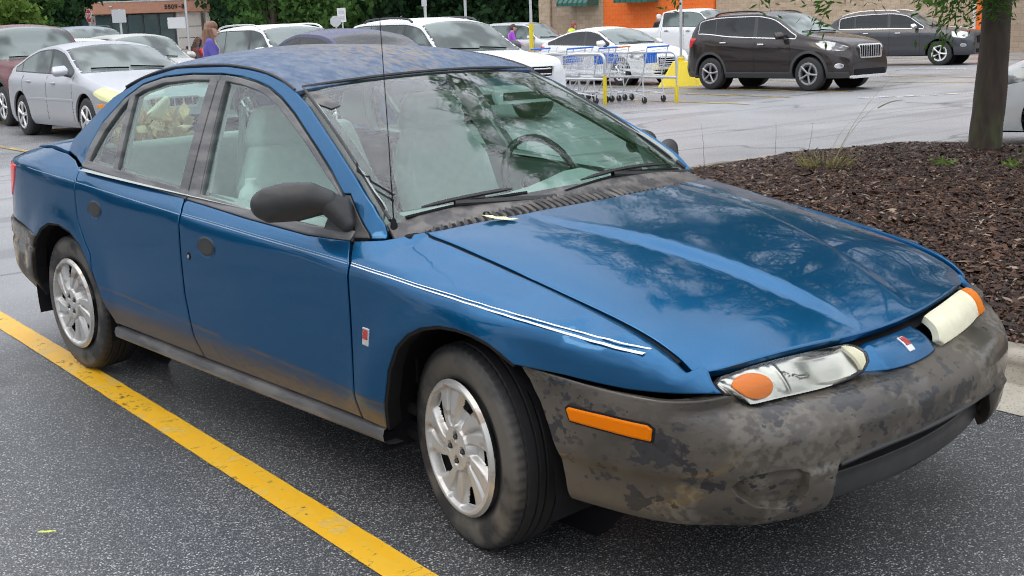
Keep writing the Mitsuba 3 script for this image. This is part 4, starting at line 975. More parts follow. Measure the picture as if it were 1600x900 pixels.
gk = thing('grass_tuft', 'dry yellowish grass tuft with tall seed stalks in the mulch behind the hood', 'grass')
add(gk, 'blades', cat(*gm), 'm_straw', smooth=True, kind='stuff'); 
for m_ in gm2: add(gk, 'stalk', m_, 'm_straw', smooth=True)
add(gk, 'seed_head', blade(gb+[.27, .29, .57], gb+[.42, .42, .62], .006, (0, 0, .02), rg), 'm_straw', smooth=True)
for i, (x, y, l) in enumerate(((-3.7, 4.95, .42), (-3.55, 5.7, .36), (-3.4, 5.95, .34))):
    z0 = float(soilz(np.array([x]), np.array([y]))[0]); single('grass_stalk', blade((x, y, z0), (x-.02+.05*(i-1), y+.04, z0+l), .0028, (.01, 0, 0), rg), 'm_bark', 'thin dark dry grass stalk at the back edge of the mulch, '+('leftmost', 'middle one', 'rightmost')[i], 'grass stalk', 'thin stalks at the mulch edge', smooth=True)
for i, (x, y) in enumerate(((-1.75, 6.6), (-2.1, 5.85), (-1.6, 5.95), (-1.35, 7.5), (-1.2, 7.2))):
    z0 = float(soilz(np.array([x]), np.array([y]))[0]); P = np.array([x, y, z0+.03])+rg.normal(0, 1, (60, 3))*[.055, .055, .014]
    wd_ = thing('small_weed', 'tiny yellow-green weed in the dark mulch, '+('nearest the left of the trunk', 'nearest the grass tuft', 'between grass tuft and trunk', 'just right of the trunk', 'furthest right, near the picture edge')[i], 'weed', 'weeds in the mulch')
    add(wd_, 'leaves', leaves(P, rg.uniform(.025, .055, 60), .5, rg, -.4), 'm_weed', False, kind='stuff')
# fallen leaves: one on the cowl edge, one on the asphalt
PR('m_dry_leaf', (.62, .48, .26), .6); PR('m_green_leaf', (.30, .32, .05), .5)
def leaf_mesh(c, R, L, W):
    t = np.linspace(-1, 1, 9); w_ = W*(1-t**2)**.7*(1+.3*np.sin(t*9)); V = np.stack([np.stack([t*L, s*w_, .12*L*t**2+.25*np.abs(s)*w_], 1) for s in (-1, 0, 1)], 1).reshape(-1, 3)
    return V@R.T+c, quads(9, 3)

# ------------------------------------------------------------------ other vehicles
import manifold3d as m3
PR('m_cglass', lambda p, n, uv: mix(V3(.018, .028, .027), V3(.105, .130, .125), smoothstep(.40, .60, fbm(p.x*1.6, p.y*2.4, p.z*1.8, 3))), .03, spec=.7)
PR('m_cglass_dark', (.012, .014, .016), .05, spec=.6)
PR('m_ctyre', (.016, .016, .017), .6)
PR('m_alloy', (.50, .50, .51), .3, metal=.7)
PR('m_alloy_dark', (.22, .22, .23), .3, metal=.7)
PR('m_plastic', (.035, .036, .038), .5)
PR('m_clamp', lambda p, n, uv: mix(V3(.10, .10, .105), V3(.66, .67, .66), smoothstep(.38, .56, fbm(p.x*7, p.y*7, p.z*11, 3))), .10, coat=1.0, spec=.7)
PR('m_clamp_yellow', (.60, .52, .25), .25, coat=.6)
PR('m_corange', (.75, .16, .02), .2, coat=.8)
def paint(name, c, rough=.16, metal=.25): return PR(name, c, lambda p, n, uv: rough+.10*fbm(p.x*3, p.y*3, p.z*3, 3), metal=metal, spec=.55, coat=.7, gloss=.97)
paint('m_silver', (.36, .37, .39), .25, .5); paint('m_white_paint', (.50, .51, .52), .16, 0); paint('m_brown', (.014, .010, .0095), .04, .1); paint('m_charcoal', (.035, .036, .042), .14, .3)
paint('m_maroon', (.075, .016, .018), .18, .1); paint('m_bluegrey', (.095, .115, .15), .2, .3); paint('m_beige', (.27, .265, .245), .25, .3); paint('m_navy', (.018, .020, .058), .2, .1); paint('m_pale', (.52, .53, .545), .2, .2)
WT = lathe([(.40, -.07), (.43, -.098), (.62, -.105), (.88, -.098), (.97, -.08), (1.0, -.05), (1.0, .05), (.97, .09), (.6, .1)], 40)
def rim_mesh(n=5, w=.20, split=False):
    ms = [lathe([(.52, -.10), (.62, -.112), (.66, -.104), (.665, -.06)], 40), lathe([(0, -.115), (.10, -.115), (.15, -.09)], 20)]
    for i in range(n):
        for dd in ((-.11, .11) if split else (0,)):
            a = i*2*math.pi/n+.3+dd; c, s = math.cos(a), math.sin(a)
            h = hull([(.08*c, -.095, .08*s, .055*w/.2), (.60*c, -.098, .60*s, (.055 if split else .085)*w/.2)], 1)
            h = (h[0]*[1, .35, 1]+[0, -.066, 0], h[1]); ms.append(h)
    return cat(*ms)
RIM5, RIM10, RIMW = rim_mesh(5), rim_mesh(5, .16, True), rim_mesh(6, .26)
DISK = lathe([(0, -.04), (.60, -.04), (.64, -.075)], 32)

def gcar(base, label, cat_, mat, pos, yaw, S, group=None, detail=1):
    """a car from its side profile. S: L, W, hx (front, rear end), ax (axles), r, top [(x,z)..], belt [(x,z)], glass rules"""
    k = thing(base, label, cat_, group)
    x1, x0 = S['hx']; W = S['W']/2
    top = PC(*S['top']); belt = PC(*S['belt']); zbt = S.get('bot', .22); tum = S.get('tum', .36); nose_w = S.get('nose', .30)
    hl, mid = (x1-x0)/2, (x1+x0)/2
    Wf = lambda x: W*(1-nose_w*np.clip((np.abs(x-mid)/hl-.62)/.38, 0, 1)**2.6)
    zb_ = lambda x: np.minimum(belt(x), top(x)-.035)
    def rail(x):
        zt, zb = top(x), zb_(x); zr = zt-np.clip((zt-zb)*.28, .02, .075); w = Wf(x)-.085
        return np.maximum(w-tum*np.maximum(zr-zb-.02, 0), .2), zr
    def section(x):
        w = Wf(x); zb = zb_(x); yr, zr = rail(x); o = np.ones_like(x)
        zs = zb-.11
        zc = np.stack([zbt*o, zbt+.10*o, np.maximum(.52*(zs-zbt)+zbt, zbt+.14), zs, zb, zr+.0015], 1)
        wc = np.stack([w-.075, w-.02, w, w-.012, w-.075, yr], 1)
        return zc, wc
    def ys(x, z):
        x = np.asarray(x, float); zc, wc = section(x); return hermite(zc, wc, np.clip(z, zc[:, 0], zc[:, -1]))
    def SS(p, off=0, s=-1): return np.stack([p[:, 0], s*(ys(p[:, 0], p[:, 1])+off), p[:, 1]], 1)
    def TOP(p, off=0):
        yr, zr = rail(p[:, 0]); a = np.clip(np.abs(p[:, 1])/yr, 0, 1.2)
        return np.stack([p[:, 0], p[:, 1], zr+(top(p[:, 0])-zr)*(1-a**2.2)+off], 1)
    xs = np.unique(np.concatenate([np.linspace(x0, x0+.5, 12), np.linspace(x0+.5, x1-.5, 46), np.linspace(x1-.5, x1, 14)]))
    zc, wc = section(xs); t = np.linspace(0, 1, 15); rings = []
    for i, x in enumerate(xs):
        z = zc[i, 0]+(zc[i, -1]-zc[i, 0])*t; y = ys(np.full(15, x), z); yr = y[-1]
        uy = yr*np.cos(np.linspace(0, np.pi/2, 7)[1:]); uz = zc[i, -1]+(top(x)-zc[i, -1])*(1-(uy/yr)**2.2)
        h = np.r_[np.c_[y, z], np.c_[uy, uz]]; hh = np.r_[h, (h*[-1, 1])[-2::-1]]
        rings.append(np.c_[np.full(len(hh), x), -hh[:, 0], hh[:, 1]])
    V = np.stack(rings); n, m = V.shape[:2]; f = quads(n, m, cv=True); V = V.reshape(-1, 3)
    c0, c1 = len(V), len(V)+1; V = np.vstack([V, V[:m].mean(0), V[-m:].mean(0)]); j = np.arange(m)
    f = np.vstack([f, np.stack([j, (j+1) % m, 0*j+c0], 1), np.stack([(n-1)*m+(j+1) % m, (n-1)*m+j, 0*j+c1], 1)])
    tmh = trimesh.Trimesh(V, f, process=True)
    if tmh.volume < 0: tmh.invert()
    body = m3.Manifold(m3.Mesh(np.asarray(tmh.vertices, np.float32), np.asarray(tmh.faces, np.uint32)))
    r = S['r']
    for ax in S['ax']:
        for s in (-1, 1):
            cyl = m3.Manifold.cylinder(.5, r*1.17, r*1.17, 48, True).rotate([90, 0, 0]).translate([ax, s*(W-.10), r*1.02])
            body = body-cyl
    if S.get('bed'):
        a, b, zz = S['bed']; body = body-m3.Manifold.cube([b-a, S['W']-.30, 1.0], False).translate([a, -W+.15, zz])
    bm = body.to_mesh(); yw = rz(yaw)
    P0 = np.array([pos[0], pos[1], 0]); M = np.eye(4); M[:3, :3] = yw; M[:3, 3] = P0
    # follow the slope of the lot
    zf = float(gz(*(P0+yw@[S['ax'][0], 0, 0])[:2])); zr_ = float(gz(*(P0+yw@[S['ax'][1], 0, 0])[:2])); zl = float(gz(*(P0+yw@[0, 1, 0])[:2])); zq = float(gz(*(P0+yw@[0, -1, 0])[:2]))
    pit = -math.atan2(zf-zr_, S['ax'][0]-S['ax'][1]); rol = math.atan2(zl-zq, 2)
    M[:3, :3] = yw@ry(pit)@rx(rol); M[2, 3] = (zf+zr_)/2-((S['ax'][0]+S['ax'][1])/2)*math.sin(-pit)
    A = lambda nm, me, mt, sm=35, par=None, lab=None: add(par or k, nm, me, mt, smooth=sm, M=M, label=lab)
    bk_ = A('body', (bm.vert_properties[:, :3].astype(float), bm.tri_verts.astype(int)), mat, 40)
    # glass
    lo, hi = S['glass']                                        # x at the bottom: rear, front
    xg = np.linspace(lo, hi, 50); zb = belt(xg)+.03; zt = rail(xg)[1]-.045
    ok = zt > zb+.02; xg, zb, zt = xg[ok], zb[ok], zt[ok]
    dl = Polygon(np.r_[np.c_[xg, zb], np.c_[xg, zt][::-1]]).buffer(-.03).buffer(.03)
    gm = S.get('gmat', 'm_cglass'); sur = S.get('surround', 'm_plastic')
    pil = unary_union([LineString([(xp, 0), (xp-.10*(2.2), 2.2)]).buffer(.045) if i == 0 else LineString([(xp, 0), (xp-.10*2.2, 2.2)]).buffer(.018) for i, xp in enumerate(S['pillars'])])
    for s in (-1, 1):
        f_ = lambda p, o: SS(p, o, s)
        A('window_surround', shell(dl.buffer(.014).difference(dl.buffer(-.003)), f_, off=.005, res=.07, bevel=.002, th=.02), sur)
        [A('window_pillar', shell(g, f_, off=.004, res=.07, bevel=.001, th=.01), 'm_plastic') for g in polys(dl.intersection(pil))]
        for g in polys(dl.difference(pil)): A('side_window', shell(g, f_, off=.002, res=.08, bevel=0, th=.004), S.get('gside', gm))
        for sx in S.get('seams', []):
            A('door_seam', shell(LineString([(sx, .30), (sx+.02, .55), (sx-.0, float(belt(sx))-.0)]).buffer(.004), f_, off=.0015, res=.06, bevel=0, th=.003), 'm_black')
        for hx_ in S.get('handles', []):
            hzv = float(belt(hx_))-.11; y_ = float(ys(np.array([hx_]), np.array([hzv]))[0])
            A('door_handle', cbox((hx_, s*(y_+.018), hzv), (.17, .025, .032), .01), S.get('hmat', mat))
        if S.get('cladding'):
            cl = sbox(x0+.05, zbt, x1-.05, zbt+S['cladding']).difference(unary_union([Point(a, r*1.02).buffer(r*1.16) for a in S['ax']]))
            cl = cl.union(unary_union([Point(a, r*1.02).buffer(r*1.16+.055).difference(Point(a, r*1.02).buffer(r*1.165)).intersection(sbox(-5, zbt, 5, 2)) for a in S['ax']]))
            for g in polys(cl): A('cladding', shell(g, f_, off=.010, res=.07, bevel=.004, th=.03), 'm_plastic')
        if S.get('moulding'):
            a, b, z_ = S['moulding']; A('side_moulding', shell(sbox(a, z_-.018, b, z_+.018), f_, off=.008, res=.08, bevel=.004, th=.01), S.get('mmat', mat))
        hlp = S['lamp']
        A('headlamp', shell(Polygon(hlp).buffer(-.02).buffer(.02), f_, off=.006, res=.03, bevel=.006, th=.03), S.get('lmat', 'm_clamp'))
        if S.get('amber'): A('marker_lamp', shell(Polygon(S['amber']), f_, off=.005, res=.04, bevel=.004, th=.02), 'm_corange')
        A('tail_lamp', shell(Polygon(S['tail']).buffer(-.01).buffer(.01), f_, off=.006, res=.03, bevel=.006, th=.03), 'm_redlens')
        mx, mz = S['mirror']; my = float(ys(np.array([mx]), np.array([mz-.04]))[0])
        km = A('door_mirror', hull([(mx-.02, s*(my+.20), mz, .055), (mx-.06, s*(my+.20), mz+.05, .04), (mx+.0, s*(my+.08), mz+.01, .06), (mx-.03, s*(my+.08), mz+.06, .04)], 2), S.get('mirmat', mat), 60)
        A('foot', hull([(mx+.02, s*(my+.08), mz-.03, .03), (mx+.05, s*(my-.02), mz-.06, .03)], 1), 'm_plastic', 60, par=km)
        if S.get('rails'):
            a, b = S['rails']; xr = np.linspace(a, b, 16); yr, zr = rail(xr); e = np.sin(np.linspace(0, np.pi, 16))**.35
            A('roof_rail', tube(np.stack([xr, s*(yr-.03), zr+.02+.055*e], 1), .018, 6), S.get('railmat', 'm_plastic'), True)
    cw, rf = S['ws']; xw = np.linspace(cw, rf, 14); yr = rail(xw)[0]-.055
    wsk = A('windscreen', shell(Polygon(np.r_[np.c_[xw, -yr], np.c_[xw, yr][::-1]]).buffer(-.03).buffer(.03), TOP, off=.004, res=.07, bevel=0, th=.006), gm)
    A('screen_border', shell(Polygon(np.r_[np.c_[xw, -yr-.022], np.c_[xw, yr+.022][::-1]]).buffer(.012), TOP, off=.0015, res=.07, bevel=0, th=.004), 'm_plastic')
    for y_a, y_b in ((-.05, -.60), (.50, .0)):
        q = TOP(np.c_[np.linspace(cw-.05, cw-.10-.06*rf/abs(rf or 1)*0, 6), np.linspace(y_a, y_b, 6)], .022); A('wiper', tube(q, .011, 5), 'm_black', True)
    if S.get('rw'):
        cw, rf = S['rw']; xw = np.linspace(cw, rf, 10); yr = rail(xw)[0]-.07
        A('rear_window', shell(Polygon(np.r_[np.c_[xw, -yr], np.c_[xw, yr][::-1]]).buffer(-.03).buffer(.03), TOP, off=.004, res=.07, bevel=0, th=.006), S.get('gside', gm))
    # front: grille and lower intake as panels set on the rounded nose
    def FR(p, off=0): return np.stack([x1+.012-.10*(np.abs(p[:, 0])/.7)**3*0+off-.10*np.clip((p[:, 1]-float(top(x1-.02)))/.2, 0, 2), p[:, 0], p[:, 1]], 1)
    ga, gb_, gw = S['grille']
    gp = Polygon([(-gw, ga), (gw, ga), (gw*1.08, gb_), (-gw*1.08, gb_)]).buffer(-.03).buffer(.03)
    kg = A('grille', shell(gp, FR, off=.0, res=.08, bevel=.004, th=.05), 'm_black')
    A('frame', shell(gp.buffer(.02).difference(gp.buffer(-.006)), FR, off=.012, res=.05, bevel=.004, th=.04), S.get('gframe', 'm_chrome'), par=kg)
    if S.get('bars'):
        nb, vert = S['bars']
        for i in range(nb):
            if vert: A('bar', cbox((x1+.018, -gw+(i+.5)*2*gw/nb, (ga+gb_)/2), (.02, .022, gb_-ga-.02), .006), 'm_chrome', par=kg)
            else: A('bar', cbox((x1+.018, 0, ga+(i+.5)*(gb_-ga)/nb), (.02, 2*gw-.02, .020), .006), 'm_chrome', par=kg)
    A('lower_intake', shell(sbox(-.55, zbt+.05, .55, zbt+.17).buffer(-.02).buffer(.02), FR, off=.003, res=.08, bevel=.004, th=.05), 'm_black')
    if S.get('skid'): A('skid_plate', shell(sbox(-.62, zbt-.01, .62, zbt+.05).buffer(-.02).buffer(.02), FR, off=.012, res=.06, bevel=.006, th=.08), 'm_alloy')
    if S.get('fog'):
        for s in (-1, 1):
            fx, fz = S['fog']; y_ = float(ys(np.array([fx]), np.array([fz]))[0])
            A('fog_lamp', shell(affinity.scale(Point(fx, fz).buffer(1, 12), .085, .05), lambda p, o: SS(p, o, s), off=.008, res=.03, bevel=.005, th=.02), 'm_chrome')
    A('underbody', cbox(((x0+x1)/2, 0, zbt+.03), (x1-x0-.5, S['W']-.35, .10), .03), 'm_black')
    for i, ax in enumerate(S['ax']):
        for s in (-1, 1):
            Mw = np.eye(4); Mw[:3, :3] = (rz(math.pi) if s > 0 else np.eye(3))*np.array([r, r*1.0, r])[None]; Mw[:3, :3] = (rz(math.pi) if s > 0 else np.eye(3))@np.diag([r, 1.0, r])@ry(.4+i)
            Mw[:3, 3] = (ax, s*(W-.115), r); Mw = M@Mw
            w_ = nk(f'{k}__wheel')
            add(w_, 'tyre', WT, 'm_ctyre', smooth=40, M=Mw); add(w_, 'rim', S.get('rim', RIM5), S.get('rimmat', 'm_alloy'), smooth=45, M=Mw); add(w_, 'disc', DISK, 'm_black', M=Mw)
            hs = np.linspace(-.1, math.pi+.1, 20)
            hv = np.stack([np.stack([ax+r*1.165*np.cos(hs), np.full(20, s*y), r*1.02+r*1.165*np.sin(hs)], 1) for y in (W-.03, W-.36)], 1).reshape(-1, 3)
            A('wheel_housing', (hv, quads(20, 2)), 'm_black')
            A('wheel_housing', place(lathe([(0, 0), (r*1.16, 0)], 24), (ax, s*(W-.345), r*1.02)), 'm_black')
    return k, M

SEDAN = dict(W=1.81, hx=(2.42, -2.42), ax=(1.42, -1.30), r=.325, ws=(1.12, .30), rw=(-1.98, -1.15), bot=.20,
    top=[(2.42,.62),(2.34,.70),(2.1,.79),(1.6,.90),(1.12,1.0),(.70,1.22),(.30,1.385),(-.15,1.445),(-.6,1.43),(-1.15,1.33),(-1.6,1.17),(-1.98,1.045),(-2.25,1.02),(-2.36,.98),(-2.42,.75)],
    belt=[(2.42,.60),(1.2,.93),(.6,.945),(-.6,.965),(-1.6,.985),(-2.4,.95)], glass=(-1.72, .98), pillars=(.0, -1.22), seams=(.95, -.12, -1.18), handles=(.22, -.85),
    lamp=[(1.72,.71),(1.95,.62),(2.25,.56),(2.36,.60),(2.2,.73),(1.9,.80)], tail=[(-2.05,.90),(-2.38,.92),(-2.38,.72),(-2.25,.70)], amber=[(1.86,.52),(2.10,.50),(2.10,.555),(1.86,.57)],
    mirror=(.78, 1.0), grille=(.50, .62, .34), bars=(5, True))
def mk(base, **kw): d = dict(base); d.update(kw); return d
SUV = dict(W=1.85, hx=(2.36, -2.30), ax=(1.42, -1.35), r=.36, ws=(.98, .20), rw=(-2.20, -1.95), bot=.30, nose=.22, tum=.30,
    top=[(2.36,.80),(2.30,.92),(2.1,1.0),(1.5,1.07),(.98,1.13),(.6,1.38),(.20,1.62),(-.3,1.68),(-1.2,1.68),(-1.9,1.62),(-2.05,1.45),(-2.2,1.10),(-2.28,.95),(-2.30,.80)],
    belt=[(2.36,.80),(1.0,1.06),(0,1.08),(-1.2,1.10),(-2.3,1.12)], glass=(-2.06, .88), pillars=(-.05, -1.12), seams=(.82, -.12, -1.05), handles=(.15, -.85),
    lamp=[(1.86,.84),(2.05,.76),(2.30,.74),(2.33,.84),(2.2,.95),(1.95,.95)], tail=[(-2.0,1.08),(-2.24,1.10),(-2.27,.86),(-2.1,.86)],
    mirror=(.68, 1.14), grille=(.66, .84, .44), bars=(3, False), cladding=.16)

P_LEXUS, P_MAROON, P_BGSUV, P_WHITE, P_BEIGE, P_SRX, P_NAVY = (-15.77, 5.41), (-21.2, 6.35), (-29.23, 11.15), (-22.6, 8.05), (-24.44, 10.25), (-18.59, 10.60), (-12.75, 7.60)
P_CRV, P_EXPL, P_ELAN, P_F150, P_ENC, P_EQUI, P_RED, P_EDGE = (-13.37, 10.30), (-31.63, 29.73), (-19.09, 20.57), (-24.23, 30.32), (-12.96, 19.33), (-17.24, 31.83), (-52.88, 27.86), (-1.86, 10.85)
YW = math.radians
gcar('silver_sedan', 'silver saloon with yellowed headlamps, parked behind the blue sedan at the left edge', 'car', 'm_silver', P_LEXUS, YW(-3), mk(SEDAN, lmat='m_clamp_yellow', moulding=(-.95, 1.0, .60), rim=RIM10, hmat='m_silver', surround='m_plastic', gside='m_cglass'))
gcar('maroon_suv', 'maroon sport utility vehicle at the left edge behind the silver saloon', 'car', 'm_maroon', P_MAROON, YW(-4), mk(SUV, W=1.95, hx=(2.45, -2.5), top=[(2.45,.85),(2.40,1.02),(2.1,1.10),(1.5,1.15),(.95,1.19),(.6,1.45),(.30,1.74),(-.3,1.82),(-1.2,1.82),(-2.2,1.78),(-2.4,1.5),(-2.48,1.0),(-2.5,.8)], glass=(-2.25, .8), pillars=(-.05, -1.12)))
gcar('blue_grey_suv', 'blue-grey sport utility vehicle parked in front of the low brick-coloured shop', 'car', 'm_bluegrey', P_BGSUV, YW(-4), mk(SUV, W=1.98, hx=(2.5, -2.6), top=[(2.5,.85),(2.44,1.05),(2.1,1.12),(1.5,1.16),(.95,1.2),(.6,1.5),(.30,1.80),(-.3,1.90),(-1.2,1.90),(-2.3,1.86),(-2.48,1.5),(-2.56,1.0),(-2.6,.8)], glass=(-2.32, .8), pillars=(-.05, -1.12), rails=(-.1, -2.1)))
gcar('white_hatchback', 'white car roof just showing behind the silver saloon', 'car', 'm_white_paint', P_WHITE, YW(-4), mk(SEDAN, top=[(2.42,.62),(2.34,.70),(2.1,.82),(1.6,.94),(1.12,1.04),(.70,1.28),(.30,1.47),(-.15,1.53),(-.6,1.53),(-1.15,1.49),(-1.8,1.38),(-2.2,1.1),(-2.3,1.0),(-2.36,.98),(-2.42,.75)]))
gcar('beige_suv', 'pale beige boxy car with a bare dusty windscreen, left of the woman in purple-blue', 'car', 'm_beige', P_BEIGE, YW(-4), mk(SUV, W=1.80, top=[(2.36,.80),(2.30,.90),(2.1,.96),(1.5,1.0),(.98,1.05),(.6,1.3),(.20,1.56),(-.3,1.62),(-1.2,1.62),(-1.9,1.58),(-2.05,1.45),(-2.2,1.10),(-2.28,.95),(-2.30,.80)], belt=[(2.36,.78),(1.0,1.0),(0,1.02),(-1.2,1.04),(-2.3,1.06)], mirror=(.68, 1.08)))
gcar('white_suv', 'white sport utility vehicle with silver roof rails, behind the dark blue saloon', 'car', 'm_white_paint', P_SRX, YW(-4), mk(SUV, rails=(.1, -1.8), railmat='m_alloy', W=1.9))
gcar('navy_sedan', 'dark blue saloon seen from behind with a roof aerial, next to the woman in purple-blue', 'car', 'm_navy', P_NAVY, YW(176), mk(SEDAN, W=1.71, hx=(2.15, -2.15), ax=(1.25, -1.23), top=[(2.15,.62),(2.1,.72),(1.9,.84),(1.5,.95),(1.0,1.05),(.6,1.28),(.2,1.45),(-.15,1.505),(-.6,1.49),(-1.0,1.43),(-1.35,1.25),(-1.70,1.08),(-1.95,1.05),(-2.1,1.0),(-2.15,.75)], ws=(1.0, .2), rw=(-1.66, -1.02), glass=(-1.38, .86), belt=[(2.15,.6),(1.0,.96),(-.6,1.0),(-1.5,1.02),(-2.15,.98)], lamp=[(1.5,.74),(1.75,.66),(2.0,.62),(2.1,.66),(1.95,.76),(1.7,.82)], tail=[(-1.8,.98),(-2.1,.98),(-2.1,.76),(-1.98,.74)], amber=None, pillars=(-.02, -1.0), seams=(.82, -.1, -.95), mirror=(.7, 1.04), gside='m_cglass_dark', gmat='m_cglass_dark'))
gcar('white_compact_suv', 'white compact sport utility vehicle with black roof bars, directly behind the blue sedan', 'car', 'm_white_paint', P_CRV, YW(-5), mk(SUV, W=1.80, hx=(2.25, -2.2), rails=(-.0, -1.5), surround='m_plastic', mirmat='m_plastic', lmat='m_clamp_yellow', lamp=[(1.80,.86),(1.95,.72),(2.20,.70),(2.23,.84),(2.1,.93),(1.9,.94)], grille=(.68, .84, .40), bars=(2, False), top=[(2.25,.78),(2.20,.90),(2.05,.97),(1.5,1.03),(1.05,1.09),(.65,1.36),(.28,1.58),(-.2,1.65),(-1.2,1.66),(-1.9,1.62),(-2.0,1.45),(-2.1,1.10),(-2.18,.95),(-2.2,.80)], ws=(1.05, .28), glass=(-1.95, .95), pillars=(.0, -1.05), seams=(.9, -.08, -1.0)))
gcar('silver_suv', 'silver sport utility vehicle far back beside the person in the violet jacket', 'car', 'm_silver', P_EXPL, YW(8), mk(SUV, W=1.84, bot=.34, top=[(2.36,.82),(2.30,.96),(2.1,1.02),(1.5,1.06),(.98,1.11),(.62,1.42),(.35,1.66),(-.2,1.73),(-1.2,1.74),(-2.0,1.70),(-2.15,1.4),(-2.24,1.10),(-2.28,.95),(-2.30,.80)], gmat='m_cglass', gside='m_cglass'))
gcar('white_sedan', 'white saloon with dark side windows behind the shopping trolleys', 'car', 'm_white_paint', P_ELAN, YW(-8), mk(SEDAN, W=1.80, hx=(2.28, -2.29), ax=(1.40, -1.30), gside='m_cglass_dark', bars=(5, False), grille=(.42, .68, .40), amber=None, lamp=[(1.55,.76),(1.8,.66),(2.12,.60),(2.2,.64),(2.05,.75),(1.8,.81)], tail=[(-1.75,.97),(-2.2,.98),(-2.24,.82),(-2.1,.80)],
     top=[(2.28,.60),(2.2,.70),(2.0,.80),(1.6,.90),(1.18,.98),(.7,1.22),(.30,1.38),(-.15,1.435),(-.6,1.42),(-1.15,1.32),(-1.6,1.18),(-2.0,1.06),(-2.15,1.03),(-2.24,.98),(-2.29,.75)], ws=(1.15, .30), rw=(-1.95, -1.1), glass=(-1.75, 1.0), rim=RIM5, rimmat='m_alloy'))
gcar('white_pickup', 'white crew-cab pickup truck parked before the orange wall', 'truck', 'm_white_paint', P_F150, YW(6), dict(W=2.03, hx=(2.95, -2.95), ax=(1.95, -1.72), r=.41, ws=(1.35, .72), rw=None, bot=.46, nose=.16, tum=.26,
    top=[(2.95,1.0),(2.9,1.16),(2.6,1.26),(1.9,1.31),(1.35,1.37),(1.0,1.68),(.72,1.90),(.3,1.96),(-.4,1.96),(-.72,1.92),(-.80,1.38),(-1.2,1.38),(-2.8,1.38),(-2.92,1.36),(-2.95,1.0)], belt=[(2.95,.98),(1.4,1.30),(.4,1.34),(-.7,1.36),(-2.95,1.36)], glass=(-.66, 1.22), pillars=(.28, -.6), seams=(1.15, .22, -.68), handles=(.4, -.45), hmat='m_plastic',
    lamp=[(2.5,1.15),(2.55,.95),(2.85,.95),(2.9,1.12)], tail=[(-2.70,1.33),(-2.90,1.33),(-2.92,1.0),(-2.75,1.0)], mirror=(1.05, 1.40), mirmat='m_plastic', grille=(.82, 1.12, .62), bars=(2, False), bed=(-2.85, -.82, .95), rim=RIMW))
gcar('brown_suv', 'dark brown compact sport utility vehicle with chrome window trim in the driving lane', 'car', 'm_brown', P_ENC, YW(-1.7), mk(SUV, W=1.775, hx=(2.14, -2.14), ax=(1.27, -1.285), r=.345, bot=.26, nose=.30, surround='m_chrome', hmat='m_chrome', rim=RIM5, rimmat='m_alloy_dark', skid=True, fog=(1.93, .50), bars=(9, True), grille=(.66, .90, .36), cladding=.12, rails=(.0, -1.3), railmat='m_brown', gside='m_cglass_dark',
    top=[(2.14,.72),(2.10,.90),(1.95,1.0),(1.5,1.09),(1.0,1.17),(.6,1.40),(.22,1.58),(-.25,1.645),(-1.0,1.64),(-1.6,1.58),(-1.85,1.42),(-2.0,1.15),(-2.1,.95),(-2.14,.75)], belt=[(2.14,.72),(1.0,1.02),(.3,1.05),(-.8,1.10),(-1.6,1.17),(-2.14,1.15)], ws=(1.02, .24), rw=(-1.97, -1.70), glass=(-1.70, .90), pillars=(-.02, -1.08), seams=(.80, -.10, -.98), handles=(.08, -.92), lamp=[(1.35,.98),(1.60,.83),(1.95,.79),(2.06,.86),(1.85,.95),(1.6,1.0)], amber=None, tail=[(-1.70,1.10),(-2.0,1.12),(-2.10,.92),(-1.92,.90)], mirror=(.62, 1.10), mirmat='m_brown'))
gcar('charcoal_suv', 'charcoal grey sport utility vehicle with silver wheels by the shop wall', 'car', 'm_charcoal', P_EQUI, YW(9), mk(SUV, W=1.84, hx=(2.38, -2.39), surround='m_chrome', hmat='m_chrome', rim=RIM5, cladding=None, rails=(.1, -1.7), railmat='m_alloy', mirmat='m_chrome', gside='m_cglass_dark', gframe='m_black', bars=None, fog=(2.1, .58), lamp=[(1.72,.98),(1.80,.82),(2.1,.78),(2.25,.86),(2.15,.96),(1.95,1.0)],
    top=[(2.38,.78),(2.33,.92),(2.15,1.0),(1.6,1.07),(1.08,1.14),(.7,1.38),(.30,1.60),(-.2,1.665),(-1.0,1.65),(-1.7,1.56),(-2.0,1.40),(-2.2,1.15),(-2.32,.95),(-2.39,.75)], ws=(1.10, .32), rw=(-2.2, -1.9), glass=(-1.75, 1.0)))
gcar('grey_hatchback', 'silver car cut off by the right edge of the picture behind the tree trunk', 'car', 'm_pale', P_EDGE, YW(-158), mk(SEDAN, W=1.78, hx=(2.20, -2.2), ax=(1.35, -1.3), top=[(2.20,.58),(2.14,.68),(1.9,.84),(1.5,.98),(1.05,1.08),(.6,1.32),(.2,1.48),(-.15,1.53),(-.9,1.51),(-1.5,1.42),(-1.9,1.15),(-2.1,1.0),(-2.2,.8)], lamp=[(1.35,.86),(1.6,.74),(1.95,.66),(2.05,.70),(1.85,.82),(1.6,.90)], ws=(1.05, .2), rw=(-1.9, -1.5), amber=[(1.42,.83),(1.58,.75),(1.60,.79),(1.50,.86)], tail=[(-1.9,.98),(-2.15,.98),(-2.15,.76),(-2.0,.74)], rimmat='m_black', rim=RIM10))
gcar('dark_red_pickup', 'small dark red and black pickup far behind the woman, beside the low shop', 'truck', 'm_maroon', P_RED, YW(160), mk(SUV, W=1.9, gmat='m_cglass_dark'))

